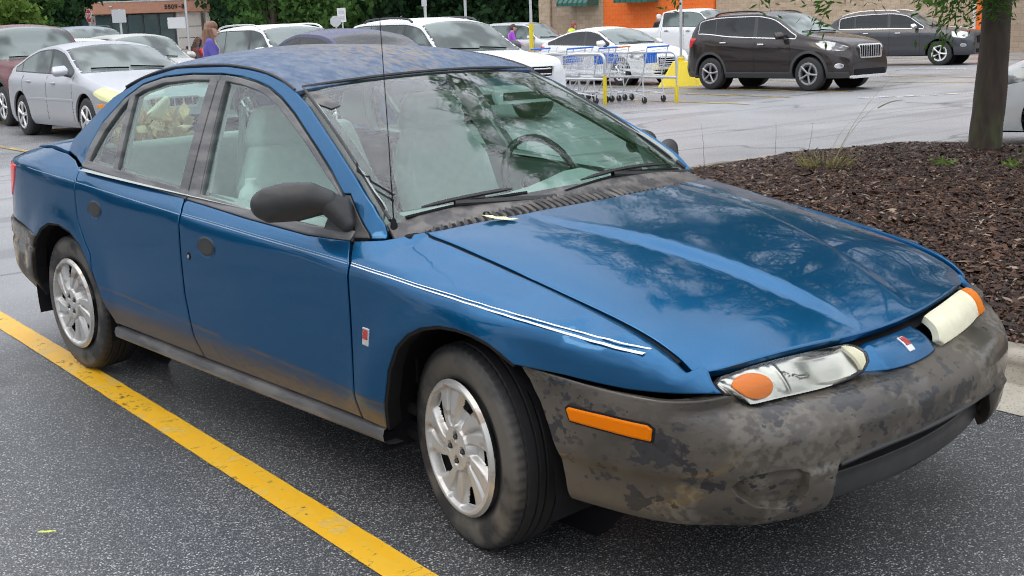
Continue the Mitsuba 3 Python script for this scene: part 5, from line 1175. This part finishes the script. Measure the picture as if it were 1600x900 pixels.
# ------------------------------------------------------------------ buildings
def _blocks(c1, c2, bx=.42, bz=.21):
    def f(p, n, uv):
        row = dr.floor(p.z/bz); u = (p.x+p.y*.3)/bx+.5*(row-2*dr.floor(row/2))
        j = dr.maximum(smoothstep(.46, .5, dr.abs(u-dr.floor(u)-.5)), smoothstep(.44, .5, dr.abs(p.z/bz-row-.5)))
        k = cell_rand(dr.floor(u), row, 3.0)
        c = mix(V3(*c1), V3(*c2), .5*k+.5*fbm(p.x*2.5, p.y*2.5, p.z*2.5, 4))
        return c*(1-.3*j)
    return f
sbump = lambda p, n, uv: fbm(p.x*5, p.y*5, p.z*7, 4)
PR('m_tan', _blocks((.30, .225, .155), (.42, .335, .245)), .85, bump=sbump, bscale=.05)
PR('m_tan_dark', _blocks((.235, .175, .125), (.33, .265, .20)), .85, bump=sbump, bscale=.05)
PR('m_orange', _blocks((.78, .135, .020), (.86, .185, .035)), .8, bump=sbump, bscale=.03)
PR('m_band', _blocks((.50, .46, .40), (.60, .56, .50)), .85)
PR('m_awning', (.020, .075, .060), .45)
PR('m_brick', _blocks((.36, .175, .115), (.43, .225, .155), .22, .075), .85)
PR('m_grey', (.33, .34, .35), .5); PR('m_galv', (.40, .41, .42), .35, metal=.6); PR('m_yellow', (.72, .56, .02), .42, spec=.5)
PR('m_shopglass', (.035, .055, .055), .05, spec=.9); PR('m_pale_wall', (.40, .37, .33), .8)
PR('m_sign_red', (.45, .02, .02), .4); PR('m_blue', (.010, .085, .36), .35); PR('m_sign_white', (.78, .78, .78), .5)
ST = thing('store_building', 'long tan block store building with an orange section and green awnings', 'building')
def wallbox(nm, x0, x1, y, z0, z1, d, mat, par=ST): return add(par, nm, cbox(((x0+x1)/2, y+d/2, (z0+z1)/2), (x1-x0, d, z1-z0), .03), mat)
wallbox('corner_pier', -44.8, -43.97, 42.85, -1.7, 8, 1.0, 'm_tan'); wallbox('wall', -43.96, -42.05, 43.0, -1.7, 8, 1.0, 'm_tan_dark'); wallbox('wall', -42.04, -40.17, 42.9, -1.7, 8, 1.0, 'm_tan')
ow = wallbox('orange_wall', -40.16, -33.2, 42.88, -1.7, 8, 1.2, 'm_orange')
wallbox('wall', -33.19, -20.65, 43.0, -.02, 8, 1.0, 'm_tan'); wallbox('band', -33.19, -20.65, 42.94, -.42, -.02, 1.0, 'm_band'); wallbox('wall', -33.19, -20.65, 43.0, -1.7, -.42, 1.0, 'm_tan_dark')
wallbox('orange_pillar', -20.36, -19.94, 42.6, -1.7, 8, .5, 'm_orange'); wallbox('pillar_edge', -20.52, -20.37, 42.62, -1.7, 8, .45, 'm_band')
wallbox('wall', -19.93, 6, 42.9, -1.7, 8, 1.0, 'm_tan_dark'); wallbox('side_wall', -44.6, -44.3, 44.0, -1.7, 8, 24, 'm_tan_dark')
for xa, xb, zb in ((-42.55, -40.45, 1.12), (-38.6, -36.5, 1.22)):
    Aw = nk(f'{ST}__awning'); n = 6
    y0, dp, hgt = 42.86, .85, 1.0
    add(Aw, 'sheet', (np.array([[xa, y0-dp, zb+.16], [xb, y0-dp, zb+.16], [xb, y0, zb+hgt+.16], [xa, y0, zb+hgt+.16], [xa, y0-dp, zb], [xb, y0-dp, zb], [xa, y0, zb], [xb, y0, zb]]), np.array([[0, 1, 2], [0, 2, 3], [0, 4, 5], [0, 5, 1], [0, 3, 6], [0, 6, 4], [1, 5, 7], [1, 7, 2]])), 'm_awning', False)
    for i in range(n+1):
        x = xa+(xb-xa)*i/n; add(Aw, 'rib', tube([(x, y0-dp-.02, zb), (x, y0-dp-.02, zb+.17), (x, y0-.01, zb+hgt+.18)], .028, 5), 'm_awning', False)
SH = thing('low_shop', 'low shop with a brick-coloured fascia numbered 5509-8 and dark windows', 'building')
A0, A1 = np.array([-76.6, 32.6]), np.array([-73.2, 39.3]); dS = (A1-A0)/np.linalg.norm(A1-A0); nS = np.array([dS[1], -dS[0]]); LS = float(np.linalg.norm(A1-A0))
MS = np.eye(4); MS[:3, 0] = [*dS, 0]; MS[:3, 1] = [*(-nS), 0]; MS[:3, 3] = [*A0, -1.53]
B_ = lambda nm, x0, x1, y0, y1, z0, z1, mat, par=SH: add(par, nm, cbox(((x0+x1)/2, (y0+y1)/2, (z0+z1)/2), (x1-x0, y1-y0, z1-z0), .02), mat, M=MS)
fk = B_('fascia', -.1, LS+.05, -.35, .2, 2.98, 3.72, 'm_brick'); B_('fascia', -6.0, -.55, 3.2, 3.6, 2.9, 4.2, 'm_brick'); B_('roof_edge', -.15, LS+.1, -.38, 8, 3.73, 3.80, 'm_grey')
B_('wall', LS-2.2, LS-.6, .0, .3, 0, 2.97, 'm_pale_wall'); B_('end_wall', LS-.3, LS, .0, 8, 0, 2.97, 'm_pale_wall'); B_('back_wall', -8, LS, 7.7, 8, 0, 3.7, 'm_pale_wall'); B_('end_wall', -6, LS, 3.9, 4.1, 0, 2.9, 'm_pale_wall')
for i in range(5):
    x = .1+i*(LS-2.4)/5; w_ = B_('window', x, x+(LS-2.4)/5-.09, .10, .14, .45, 2.9, 'm_shopglass'); B_('frame', x+(LS-2.4)/5-.09, x+(LS-2.4)/5, .06, .2, .0, 2.97, 'm_plastic', w_)
for i in range(3): B_('window', -5.8+i*1.8, -4.15+i*1.8, 3.66, 3.7, .5, 2.8, 'm_shopglass')
for i in range(3): B_('wall_course', LS-2.22, LS-.58, -.02, .0, .5+i*.75, .54+i*.75, 'm_plastic')
B_('fascia_lamp', 1.05, 1.25, -.42, -.34, 3.42, 3.50, 'm_grey')
txt = meshkit.text_mesh('5509-8', .27, .03, True); tv = np.asarray(txt.vertices)*[.92, 1, 1]; tv = np.stack([tv[:, 0]+LS-2.95, -.36-tv[:, 2], tv[:, 1]+3.22], 1)
add(fk, 'house_number', (tv, np.asarray(txt.faces)), 'm_black', False, M=MS)

# ------------------------------------------------------------------ trees of the background
def tree(label, x, y, h, r, mat, n, leaf, seed, group='trees beyond the car park', low=0.0):
    rg = np.random.default_rng(seed); zg = float(gz(x, y)); k = thing('background_tree', label, 'tree', group)
    add(k, 'trunk', tube([(x, y, zg-.1), (x+.1, y, zg+h*.35), (x, y+.1, zg+h*.75)], [.03*h, .022*h, .008*h], 8), 'm_bark', True)
    m = 9; cs, rs = [], []
    for i in range(m):
        a = rg.uniform(0, 2*np.pi); q = rg.uniform(.15, .62)*r; zz = zg+h*(low+.07)+(h*(.83-low))*((i+.5)/m)
        f = math.sin(math.pi*(.30+.60*(i+.5)/m)); cs.append((x+q*math.cos(a)*f, y+q*math.sin(a)*f, zz)); s = rg.uniform(.5, .75)*r*f; rs.append((s, s, s*.62))
    for c in cs[::2]: add(k, 'limb', tube([(x, y, zg+h*.25), ((x+c[0])/2, (y+c[1])/2, (zg+h*.25+c[2])/2), c], [.012*h, .008*h, .003*h], 5), 'm_bark', True)
    add(k, 'crown', foliage(cs, rs, n, leaf, rg, .62, .1, 42), mat, False, kind='stuff')
at = lambda px, D: CAM+(_fw+(math.cos(ROLL)*_rt+math.sin(ROLL)*_up)*((px-800)/FPX))*D   # used once to lay the rows out; they stand in metres
TREES = [(-41.0, 11.9, 5.2, 2.2, 'light'), (-42.6, 14.2, 4.6, 1.5, 'light'), (-58.5, 21.6, 9.5, 1.9, 'mid'), (-62.5, 25.2, 10.5, 1.9, 'dark'), (-86, 36, 12, 6, 'mid'), (-88, 44, 13, 6, 'mid'), (-80, 48, 13, 5.5, 'dark'),
         (-49.5, 29.5, 8.0, 2.7, 'mid'), (-56, 37, 11, 4.8, 'mid'), (-60, 44, 13, 6, 'dark'), (-57, 51, 14, 6.5, 'dark'), (-66, 41, 13, 6, 'dark'), (-58, 58, 14, 6.5, 'dark'), (-64, 53, 15, 7, 'dark'), (-56, 65, 14, 7, 'dark'), (-63, 70, 15, 7, 'dark'), (-50, 56.5, 12, 5.0, 'mid'), (-54, 76, 15, 7, 'dark'), (-73, 58, 16, 8, 'dark'), (-78, 68, 16, 8, 'dark')]
WORD = {'light': 'pale yellow-green rounded tree', 'mid': 'mid-green leafy tree', 'dark': 'dark dense tree'}
WHERE = ['at the top left corner above the maroon vehicle', 'beside the top left corner, over the gap to the brick-coloured fascia', 'between the left corner and the stop sign', 'behind the dark utility pole', 'over the left half of the low shop roof', 'over the right half of the low shop roof', 'right of the low shop',
         'brighter than its neighbours, above the white vehicle with silver roof rails', 'left of the white notice sign', 'behind the white notice sign', 'over the dark blue saloon', 'between shop and notice sign', 'over the black roof bars of the compact white vehicle', 'far back over the dark blue saloon', 'above the windscreen of the compact white vehicle', 'far back above the grey sign post', 'behind the white banner sign', 'left of the store corner', 'deep in the wood over the notice sign', 'deep in the wood over the compact white vehicle']
for i, (x, y, h, r, kk) in enumerate(TREES): tree(f'{WORD[kk]} {WHERE[i]}', x, y, h, r, 'm_leaf_'+kk, 9000 if kk == 'light' else 7500, .22 if kk == 'light' else (.30 if h < 11 else .42), 40+i)
rg = np.random.default_rng(77); us = [(-120+i*6.5+rg.uniform(-2, 2), 96-.22*(i*6.5)+rg.uniform(-4, 4)) for i in range(22)]+[(-128+rg.uniform(-4, 4), -20+i*8) for i in range(14)]
single('distant_wood', foliage([(x, y, -1.5+6.5) for x, y in us], [(6.5, 6.5, 7.5)]*len(us), 42000, .75, rg, .7, .1, 50), 'm_leaf_dark', 'far belt of dark woodland closing the view behind the car park', 'wood', kind='stuff', smooth=False)

for i, (x, y, h, r) in enumerate(((-25, -12, 8.5, 4.5), (-31, -19, 10, 5), (-17, -20, 9, 5), (-36, -8, 9, 4.5))): tree('leafy tree left of the car park, mirrored in the side windows, '+('nearest', 'tallest', 'near the entrance', 'furthest left')[i], x, y, h, r, 'm_leaf_dark', 4500, .35, 90+i, 'trees left of the car park')
# ------------------------------------------------------------------ signs and posts
def post(nm, lab, x, y, z1, r, mat, cat_='post', **kw):
    k = thing(nm, lab, cat_); g0 = float(gz(x, y)); add(k, 'pole', tube([(x, y, g0-.05), (x, y, z1)], r, 10), mat, True); return k, g0
def panel(k, nm, x, y, z, w, h, yaw, mat, th=.006, poly=None):
    p = poly or sbox(-w/2, -h/2, w/2, h/2).buffer(-.02).buffer(.02); R = rz(yaw)
    return add(k, nm, shell(p, lambda q, o: np.stack([q[:, 0]*R[0, 0]-o*R[0, 1]*-1*-1, q[:, 0]*R[1, 0]-o*R[1, 1], q[:, 1]], 1)+[x, y, z], res=.2, bevel=.001, th=th, back=True), mat)
yc = math.atan2(VR[1], VR[0])                                       # facing the car park entrance
k, _ = post('stop_sign', 'red stop sign seen nearly edge-on in front of the low shop', -58.9, 24.45, 1.75, .035, 'm_galv', 'sign')
oc = Polygon([(.38*math.cos(math.pi/8+i*math.pi/4), .38*math.sin(math.pi/8+i*math.pi/4)) for i in range(8)]); ys_ = yc+math.radians(-48)
pk = panel(k, 'plate', -58.84, 24.40, 1.42, .76, .76, ys_, 'm_sign_white', poly=oc); R = rz(ys_); nrm = np.array([R[0, 1], -R[1, 1], 0])*1.0; nrm = np.array([math.sin(ys_), -math.cos(ys_), 0])
panel(pk, 'red_field', *(np.array([-58.84, 24.40, 1.42])+nrm*.006), .7, .7, ys_, 'm_sign_red', poly=oc.buffer(-.025))
t_ = meshkit.text_mesh('STOP', .25, .004, True); tv = np.asarray(t_.vertices); tv = tv-[tv[:, 0].mean(), .125, 0]
tv = np.array([-58.84, 24.40, 1.42])+tv[:, :1]*np.array([R[0, 0], R[1, 0], 0])*.85+tv[:, 1:2]*[0, 0, 1]+(tv[:, 2:3]+.012)*nrm
add(pk, 'lettering', (tv, np.asarray(t_.faces)), 'm_sign_white', False)
k, _ = post('grey_sign', 'plain grey back of a square sign on a post before the low shop', -41.3, 17.8, 1.66, .04, 'm_grey', 'sign'); panel(k, 'plate', -41.25, 17.74, 1.40, .50, .48, yc+.2, 'm_grey')
k, _ = post('white_sign', 'blank white board on a post right of the grey sign', -39.8, 19.3, 1.1, .03, 'm_galv', 'sign'); panel(k, 'plate', -39.75, 19.26, 1.09, .64, .40, yc+.2, 'm_sign_white')
post('light_pole', 'slim pale lamp post rising in front of the low shop fascia', -38.7, 19.13, 7.0, .045, 'm_galv', 'lamp post')
post('dark_bollard', 'short dark post standing right of the white board', -38.3, 19.6, .95, .09, 'm_plastic', 'post')
post('utility_pole', 'dark wooden utility pole among the trees left of the stop sign', -67.4, 27.4, 9.0, .15, 'm_bark', 'pole')
k, _ = post('notice_sign', 'small white notice sign with two dark lines, beyond the dark blue saloon', -33.15, 22.1, 1.42, .03, 'm_galv', 'sign')
pk = panel(k, 'plate', -33.10, 22.04, 1.20, .30, .48, yc, 'm_sign_white'); nrm = np.array([math.sin(yc), -math.cos(yc), 0])
for dz in (.10, -.09): panel(pk, 'dark_line', *(np.array([-33.10, 22.04, 1.20+dz])+nrm*.008), .19, .11, yc, 'm_grey')
k, _ = post('grey_octagon_sign', 'small grey back of an eight-sided sign left of the white notice sign', -31.6, 20.75, 1.15, .03, 'm_galv', 'sign'); panel(k, 'plate', -31.55, 20.70, 1.02, .4, .4, yc, 'm_grey', poly=affinity.scale(oc, .5, .5, origin=(0, 0)))
k, _ = post('grey_post_sign', 'grey sign seen from the edge on a thick post over the compact white vehicle', -29.6, 22.95, 2.2, .05, 'm_galv', 'sign'); panel(k, 'plate', -29.52, 22.86, 1.72, .26, .62, yc+.9, 'm_grey')
bs = thing('banner_sign', 'white banner board on two grey posts over the trolley bay, its lower edge showing', 'sign')
for x, y in ((-18.6, 15.25), (-16.75, 15.5)):
    g0 = float(gz(x, y)); kk = add(bs, 'post', tube([(x, y, g0-.05), (x, y, 3.0)], .032, 10), 'm_galv', True); add(kk, 'yellow_sleeve', tube([(x, y, g0), (x, y, 1.02)], .045, 10), 'm_yellow', True)
add(bs, 'board', cbox((-17.67, 15.36, 2.04), (1.75, .05, .98), .01, rz(math.atan2(.25, 1.85))), 'm_sign_white')
# yellow concrete base with its pole
bp = thing('pole_base', 'yellow concrete pyramid base holding a grey sign pole beside the trolley bay', 'pole base')
g0 = float(gz(-16.2, 19.85)); q = np.array([(-.46, -.46, 0), (.46, -.46, 0), (.46, .46, 0), (-.46, .46, 0), (-.15, -.15, .56), (.15, -.15, .56), (.15, .15, .56), (-.15, .15, .56), (-.07, -.07, .66), (.07, -.07, .66), (.07, .07, .66), (-.07, .07, .66)])
ch = trimesh.convex.convex_hull(np.vstack([q[:8]+d for d in ((.02, 0, 0), (-.02, 0, 0), (0, .02, 0), (0, -.02, 0))])); R = rz(.55)
add(bp, 'base', place((np.asarray(ch.vertices), np.asarray(ch.faces)), (-16.2, 19.85, g0), R), 'm_yellow', 20); add(bp, 'collar', place(cbox((0, 0, .60), (.15, .15, .12), .01), (-16.2, 19.85, g0), R), 'm_yellow')
add(bp, 'pole', tube([(-16.2, 19.85, g0+.6), (-16.2, 19.85, 4.0)], .035, 12), 'm_galv', True)

# ------------------------------------------------------------------ trolley bay and shopping trolleys
bay = thing('trolley_bay', 'grey tubular trolley bay with yellow lower posts behind the windscreen', 'trolley bay')
def bent(pts, r, n=8):
    p = np.array(pts, float); out = [p[0]]
    for a, b, c in zip(p, p[1:], p[2:]):
        u, v = (a-b)/np.linalg.norm(a-b), (c-b)/np.linalg.norm(c-b); s = min(.16, np.linalg.norm(a-b)*.45, np.linalg.norm(c-b)*.45)
        t = np.linspace(0, 1, 6)[:, None]; out += list((b+u*s)*(1-t)**2+2*b*t*(1-t)+(b+v*s)*t**2)
    return np.vstack([*out, p[-1]])
for (x, y) in ((-13.05, 13.82), (-12.05, 14.68)):
    g0 = float(gz(x, y)); g1 = float(gz(x-5.2, y+.2))
    rk_ = add(bay, 'rail', tube(bent([(x, y, g0-.02), (x, y, g0+.92), (x-5.2, y+.2, g1+.92), (x-5.2, y+.2, g1)], .03), .030, 10), 'm_galv', True)
    add(rk_, 'yellow_sleeve', tube([(x, y, g0), (x, y, g0+(.52 if y < 14 else .30))], .036, 10), 'm_yellow', True)
    add(bay, 'lower_rail', tube([(x, y, g0+.46), (x-5.2, y+.2, g1+.46)], .026, 8), 'm_galv', True)
    add(bay, 'post', tube([(x-2.6, y+.1, (g0+g1)/2), (x-2.6, y+.1, (g0+g1)/2+.92)], .024, 8), 'm_galv', True)
def trolley_parts():
    """x forward (nose), handle at x = 0, metres"""
    P = {}
    zt, zb = (.98, .88), (.60, .52); wt, wb = (.27, .21), (.23, .17); L = .88
    def pt(u, s, v):                                         # u along, s side -1..1, v up
        z0 = zb[0]+(zb[1]-zb[0])*u*-.0; zl = .55+.05*u; zh = zt[0]+(zt[1]-zt[0])*u; z = zl+(zh-zl)*v
        w = ((wb[0]+(wb[1]-wb[0])*u)*(1-v)+(wt[0]+(wt[1]-wt[0])*u)*v); return np.array([.06+L*u*(.90+.10*v), s*w, z])
    ws_ = []
    for s in (-1, 1):
        for u in np.linspace(0, 1, 17): ws_.append(tube([pt(u, s, 0), pt(u, s, 1)], .0032, 4, False))
        for v in (.12, .30, .48, .66, .84): ws_.append(tube([pt(0, s, v), pt(1, s, v)], .0032, 4, False))
    for s in np.linspace(-1, 1, 9):
        ws_.append(tube([pt(1, s, 0), pt(1, s, 1)], .0032, 4, False)); ws_.append(tube([pt(0, s, 0), pt(1, s, 0)], .0032, 4, False)); ws_.append(tube([pt(0, s, 0), pt(0, s, .75)], .0032, 4, False))
    for v in (.2, .5, .8): ws_.append(tube([pt(1, -1, v), pt(1, 1, v)], .0032, 4, False))
    for u in np.linspace(.08, .92, 10): ws_.append(tube([pt(u, -1, 0), pt(u, 1, 0)], .0032, 4, False))
    P['basket'] = (cat(*ws_), 'm_galv')
    P['rim'] = (tube(np.vstack([pt(0, -1, 1), pt(1, -1, 1), pt(1, 1, 1), pt(0, 1, 1)]), .009, 6), 'm_galv')
    fr = []
    for s in (-1, 1):
        fr.append(tube(bent([(.0, s*.27, 1.02), (.05, s*.265, .80), (.16, s*.24, .50), (.10, s*.26, .14)], .1), .012, 6)); fr.append(tube(bent([(.10, s*.26, .15), (.50, s*.23, .19), (.90, s*.17, .16)], .1), .012, 6)); fr.append(tube(bent([(.16, s*.24, .50), (.55, s*.20, .50), (.75, s*.18, .17)], .1), .011, 6))
    for x, w_ in ((.12, .25), (.5, .22), (.88, .17)): fr.append(tube([(x, -w_, .17), (x, w_, .17)], .009, 5))
    P['frame'] = (cat(*fr), 'm_galv')
    P['handle'] = (tube([(-.02, -.28, 1.03), (-.02, .28, 1.03)], .016, 8), 'm_blue')
    P['seat_flap'] = (cbox((.19, 0, .82), (.02, .34, .19), .006, None), 'm_blue')
    for i, (x, y) in enumerate(((.12, -.25), (.12, .25), (.88, -.17), (.88, .17))):
        P[f'wheel{i}'] = (place(lathe([(.0, -.014), (.022, -.016), (.025, -.013), (.052, -.015), (.062, -.010), (.062, .010), (.05, .015), (0, .015)], 18), (x-.02, y, .062)), 'm_dark')
        P[f'caster{i}'] = (hull([(x, y, .165, .016), (x-.015, y, .075, .02)], 1), 'm_galv')
    return P
TP = trolley_parts(); plyd = {}
LABT = ['shopping trolley with a blue seat flap, nearest the open end of the bay', 'shopping trolley with an orange-brown handle, second in the far row', 'shopping trolley in the near row, just behind the yellow post', 'second shopping trolley of the near row, pushed into the one ahead', 'shopping trolley deepest in the far row', 'shopping trolley with a blue handle beside the compact white vehicle bonnet']
PR('m_orange_plastic', (.55, .16, .04), .4)
for i, (x, y, a) in enumerate(((-12.35, 14.50, 176), (-13.35, 14.55, 178), (-13.25, 14.12, 186), (-14.05, 14.10, 184), (-14.35, 14.60, 181), (-15.1, 14.15, 183))):
    k = thing('shopping_trolley', LABT[i], 'shopping trolley', 'shopping trolleys in the bay'); M = np.eye(4); M[:3, :3] = rz(math.radians(a)); M[:3, 3] = (x, y, float(gz(x-.4, y))+.004)
    wk_ = None
    for nm, (me, mt) in TP.items():
        base = nm.rstrip('0123456789'); par = k
        if base == 'caster': par = k
        if i == 1 and nm == 'handle': mt = 'm_orange_plastic'
        kk = nk(f'{par}__{base}')
        if (nm, mt) not in plyd: plyd[(nm, mt)] = mikit.ply(trimesh.Trimesh(*me, process=False), mt, smooth=40)
        scene[kk] = {**plyd[(nm, mt)], 'to_world': T(M)}

# ------------------------------------------------------------------ people
PR('m_skin', (.50, .30, .22), .5); PR('m_hair_brown', lambda p, n, uv: mix(V3(.075, .038, .022), V3(.16, .085, .05), noise(p.x*60, p.y*60, p.z*9)), .5); PR('m_hair_white', (.62, .60, .56), .6); PR('m_hair_dark', (.04, .028, .02), .6)
PR('m_cloth_purple', lambda p, n, uv: mix(V3(.045, .040, .17), V3(.075, .065, .24), fbm(p.x*9, p.y*9, p.z*6, 3)), .85); PR('m_cloth_violet', (.22, .05, .36), .8); PR('m_cloth_black', (.016, .017, .02), .8); PR('m_cloth_hivis', (.55, .80, .03), .7); PR('m_cloth_jeans', (.04, .05, .09), .85); PR('m_cloth_grey', (.07, .06, .065), .85); PR('m_cloth_maroon', (.16, .04, .035), .8)
def bones(bs, sub=2, refine=.03, it=4):
    ico = trimesh.creation.icosphere(sub).vertices; tot = None
    for a, ra, b, rb in bs:
        h = m3.Manifold.hull_points(np.vstack([ico*ra+np.array(a), ico*rb+np.array(b)]).astype(np.float32)); tot = h if tot is None else tot+h
    me = tot.refine_to_length(refine).to_mesh(); t = trimesh.Trimesh(me.vert_properties[:, :3], me.tri_verts, process=True); trimesh.smoothing.filter_taubin(t, .5, .53, it); return np.asarray(t.vertices), np.asarray(t.faces)
def person(lab, x, y, yaw, h, shirt, trousers, hair, long_hair=False, lean=0.0, arms=((.30, -.10, 1.02), (.32, .12, 1.05)), sleeve=1.0, step=.12):
    k = thing('person', lab, 'person'); s = h/1.70; g0 = float(gz(x, y)); M = np.eye(4); M[:3, :3] = rz(yaw)*s; M[:3, 3] = (x, y, g0)
    ln = lambda z: lean*max(0, z-.92)                            # forward offset of the upper body
    J = lambda fx, fy, z: (fx+ln(z), fy, z-abs(lean)*.25*max(0, z-.92))
    pel, chest, neck = J(0, 0, .94), J(.0, 0, 1.28), J(.01, 0, 1.46); hd = np.array(J(.045, 0, 1.58)); body, sh_, tr = [], [], []
    body += [(pel, .125, chest, .13), (chest, .12, neck, .055), (neck, .05, tuple(hd-[.02, 0, .02]), .058), (tuple(hd+[-.015, 0, .03]), .088, tuple(hd+[.02, 0, -.055]), .06)]
    sh_ += [(J(0, -.03, .97), .135, J(.0, -.07, 1.30), .115), (J(0, .03, .97), .135, J(.0, .07, 1.30), .115), (J(0, -.12, 1.40), .065, J(0, .12, 1.40), .065), (J(.02, -.06, 1.28), .105, J(.02, .06, 1.28), .105), (J(0, -.02, 1.38), .08, J(0, .02, 1.40), .08)]
    for i, sg in enumerate((-1, 1)):
        S_, Hn = np.array(J(0, sg*.185, 1.39)), np.array(arms[i]); Hn = np.array([Hn[0]+ln(1.2), Hn[1], Hn[2]]); E = (S_+Hn)/2+np.array([-.06, sg*.06, -.10]); ev = (Hn-E)/np.linalg.norm(Hn-E)
        body += [(tuple(S_), .055, tuple(E), .042), (tuple(E), .041, tuple(Hn), .028), (tuple(Hn), .030, tuple(Hn+ev*.07), .026)]
        sd = np.cross(ev, [0, 0, 1.]); sd /= np.linalg.norm(sd)
        for f in range(4): b0_ = Hn+ev*.075+sd*(f-1.5)*.019; mid_ = b0_+ev*(.038+.006*(f in (1, 2)))-np.array([0, 0, .006]); body += [(tuple(b0_), .0095, tuple(mid_), .0085), (tuple(mid_), .0085, tuple(mid_+ev*.026-np.array([0, 0, .016])), .0075)]
        body += [(tuple(Hn+ev*.02-sd*.026*sg), .011, tuple(Hn+ev*.055-sd*.045*sg), .009)]
        sh_ += [(tuple(S_), .066, tuple(E), .054)]+([(tuple(E), .053, tuple(E+(Hn-E)*.88), .042)] if sleeve > .7 else [])
        hip, kn, an = np.array([0, sg*.085, .90]), np.array([.05+.04*sg*step*5, sg*.095, .50]), np.array([-.02+sg*step, sg*.09, .085])
        body += [(tuple(hip), .088, tuple(kn), .055), (tuple(kn), .052, tuple(an), .038)]; tr += [(tuple(hip+[0, -.01*sg, .03]), .105, tuple(kn), .068), (tuple(kn), .067, tuple(an+[0, 0, .03]), .055)]
        add(k, 'shoe', hull([(an[0]-.05, an[1], .045, .042), (an[0]+.09, an[1], .04, .040), (an[0]+.15, an[1], .03, .03)], 2), 'm_dark', 60, M=M)
    tr += [((0, -.05, .95), .115, (0, .05, .95), .115)]
    body += [(tuple(hd+[.085, 0, -.01]), .012, tuple(hd+[.105, 0, -.035]), .014)]+[(tuple(hd+[-.01, sg*.085, -.005]), .014, tuple(hd+[-.012, sg*.088, -.03]), .011) for sg in (-1, 1)]
    add(k, 'body', bones(body, 2, .02, 4), 'm_skin', True, M=M); add(k, 'top', bones(sh_, 2, .035, 6), shirt, True, M=M); add(k, 'trousers', bones(tr, 2, .04, 6), trousers, True, M=M)
    for sg in (-1, 1): add(k, 'eye', hull([(*(hd+[.082, sg*.032, .012]), .011)], 1), 'm_black', True, M=M)
    add(k, 'mouth', hull([(*(hd+[.088, -.018, -.062]), .006), (*(hd+[.088, .018, -.062]), .006)], 1), 'm_cloth_maroon', True, M=M)
    hb = [(tuple(hd+[-.035, 0, .045]), .094, tuple(hd+[.0, 0, .06]), .086), (tuple(hd+[-.055, -.03, .0]), .075, tuple(hd+[-.055, .03, .0]), .075)]
    if long_hair: hb += [(tuple(hd+[-.07, sg*.045, .0]), .066, tuple(hd+[-.085, sg*.06, -.22]), .062) for sg in (-1, 1)]+[(tuple(hd+[-.02, sg*.078, .01]), .028, tuple(hd+[-.0, sg*.088, -.20]), .034) for sg in (-1, 1)]+[(tuple(hd+[-.09, 0, -.05]), .075, tuple(hd+[-.10, 0, -.27]), .062)]
    add(k, 'hair', bones(hb, 2, .03, 4), hair, True, M=M); return k
yv = math.atan2(VR[1], VR[0])
person('woman with long brown hair and a purple-blue top, standing left of the dark blue saloon', -14.55, 6.60, yv+.15, 1.66, 'm_cloth_purple', 'm_cloth_jeans', 'm_hair_brown', True, sleeve=.5, arms=((.26, -.16, 1.12), (.28, .12, 1.16)))
person('person in a violet jacket and grey trousers walking past the silver vehicle', -30.2, 27.3, yv+.1, 1.66, 'm_cloth_violet', 'm_cloth_grey', 'm_hair_dark', arms=((.30, -.22, .98), (.42, .10, .95)), lean=.12, step=.16)
person('person in a yellow-green safety vest bending forward by the store corner', -33.5, 33.6, yv+.4, 1.72, 'm_cloth_hivis', 'm_cloth_jeans', 'm_cloth_maroon', lean=.35)
person('white-haired person in a black jacket behind the white pickup truck bed', -28.9, 34.0, yv+2.2, 1.86, 'm_cloth_black', 'm_cloth_black', 'm_hair_white')

# ------------------------------------------------------------------ small things on and in the blue sedan
lf = hood(np.array([[-.196, -.457]]), .004)[0]
single('fallen_leaf', leaf_mesh(lf, rz(.7)@ry(.12), .055, .018), 'm_dry_leaf', 'dry tan leaf lying at the rear edge of the blue bonnet', 'leaf', smooth=True)
single('fallen_leaf', leaf_mesh(np.array([-.98, -1.62, .010]), rz(.9), .030, .007), 'm_green_leaf', 'thin yellow-green leaf lying on the asphalt left of the yellow line', 'leaf', smooth=True)
rg = np.random.default_rng(3); PR('m_petal', lambda p, n, uv: mix(V3(.34, .20, .17), V3(.50, .44, .22), noise(p.x*30, p.y*30, p.z*30)), .8)
wrk = thing('dried_wreath', 'dried flower wreath lying on the rear shelf inside the blue sedan', 'wreath'); pw = []
for i in range(260):
    a = rg.uniform(0, 2*np.pi); b = rg.uniform(0, 2*np.pi); pw.append((-2.62+(.10+.04*math.cos(b))*math.cos(a), -.36+(.14+.04*math.cos(b))*math.sin(a), 1.00+.05*math.sin(b)))
add(wrk, 'petals', leaves(np.array(pw), rg.uniform(.04, .09, 260), .7, rg, -.1), 'm_petal', False, kind='stuff'); add(wrk, 'bow', hull([(-2.60, -.30, 1.06, .03), (-2.58, -.29, 1.13, .018), (-2.60, -.36, 1.07, .018)], 2), 'm_cream', 60)
bt = thing('plastic_bottle', 'white plastic jug with blue marking beside the front passenger seat inside the blue sedan', 'bottle')
add(bt, 'jug', place(lathe([(0, 0), (.055, 0), (.06, .02), (.06, .17), (.04, .22), (.02, .24), (.02, .26), (0, .26)], 20, 'z'), (-1.36, -.61, .66)), 'm_white', 50); add(bt, 'blue_marking', place(lathe([(.0605, .07), (.0612, .07), (.0612, .14), (.0605, .14)], 20, 'z'), (-1.36, -.61, .66)), 'm_blue', 40)
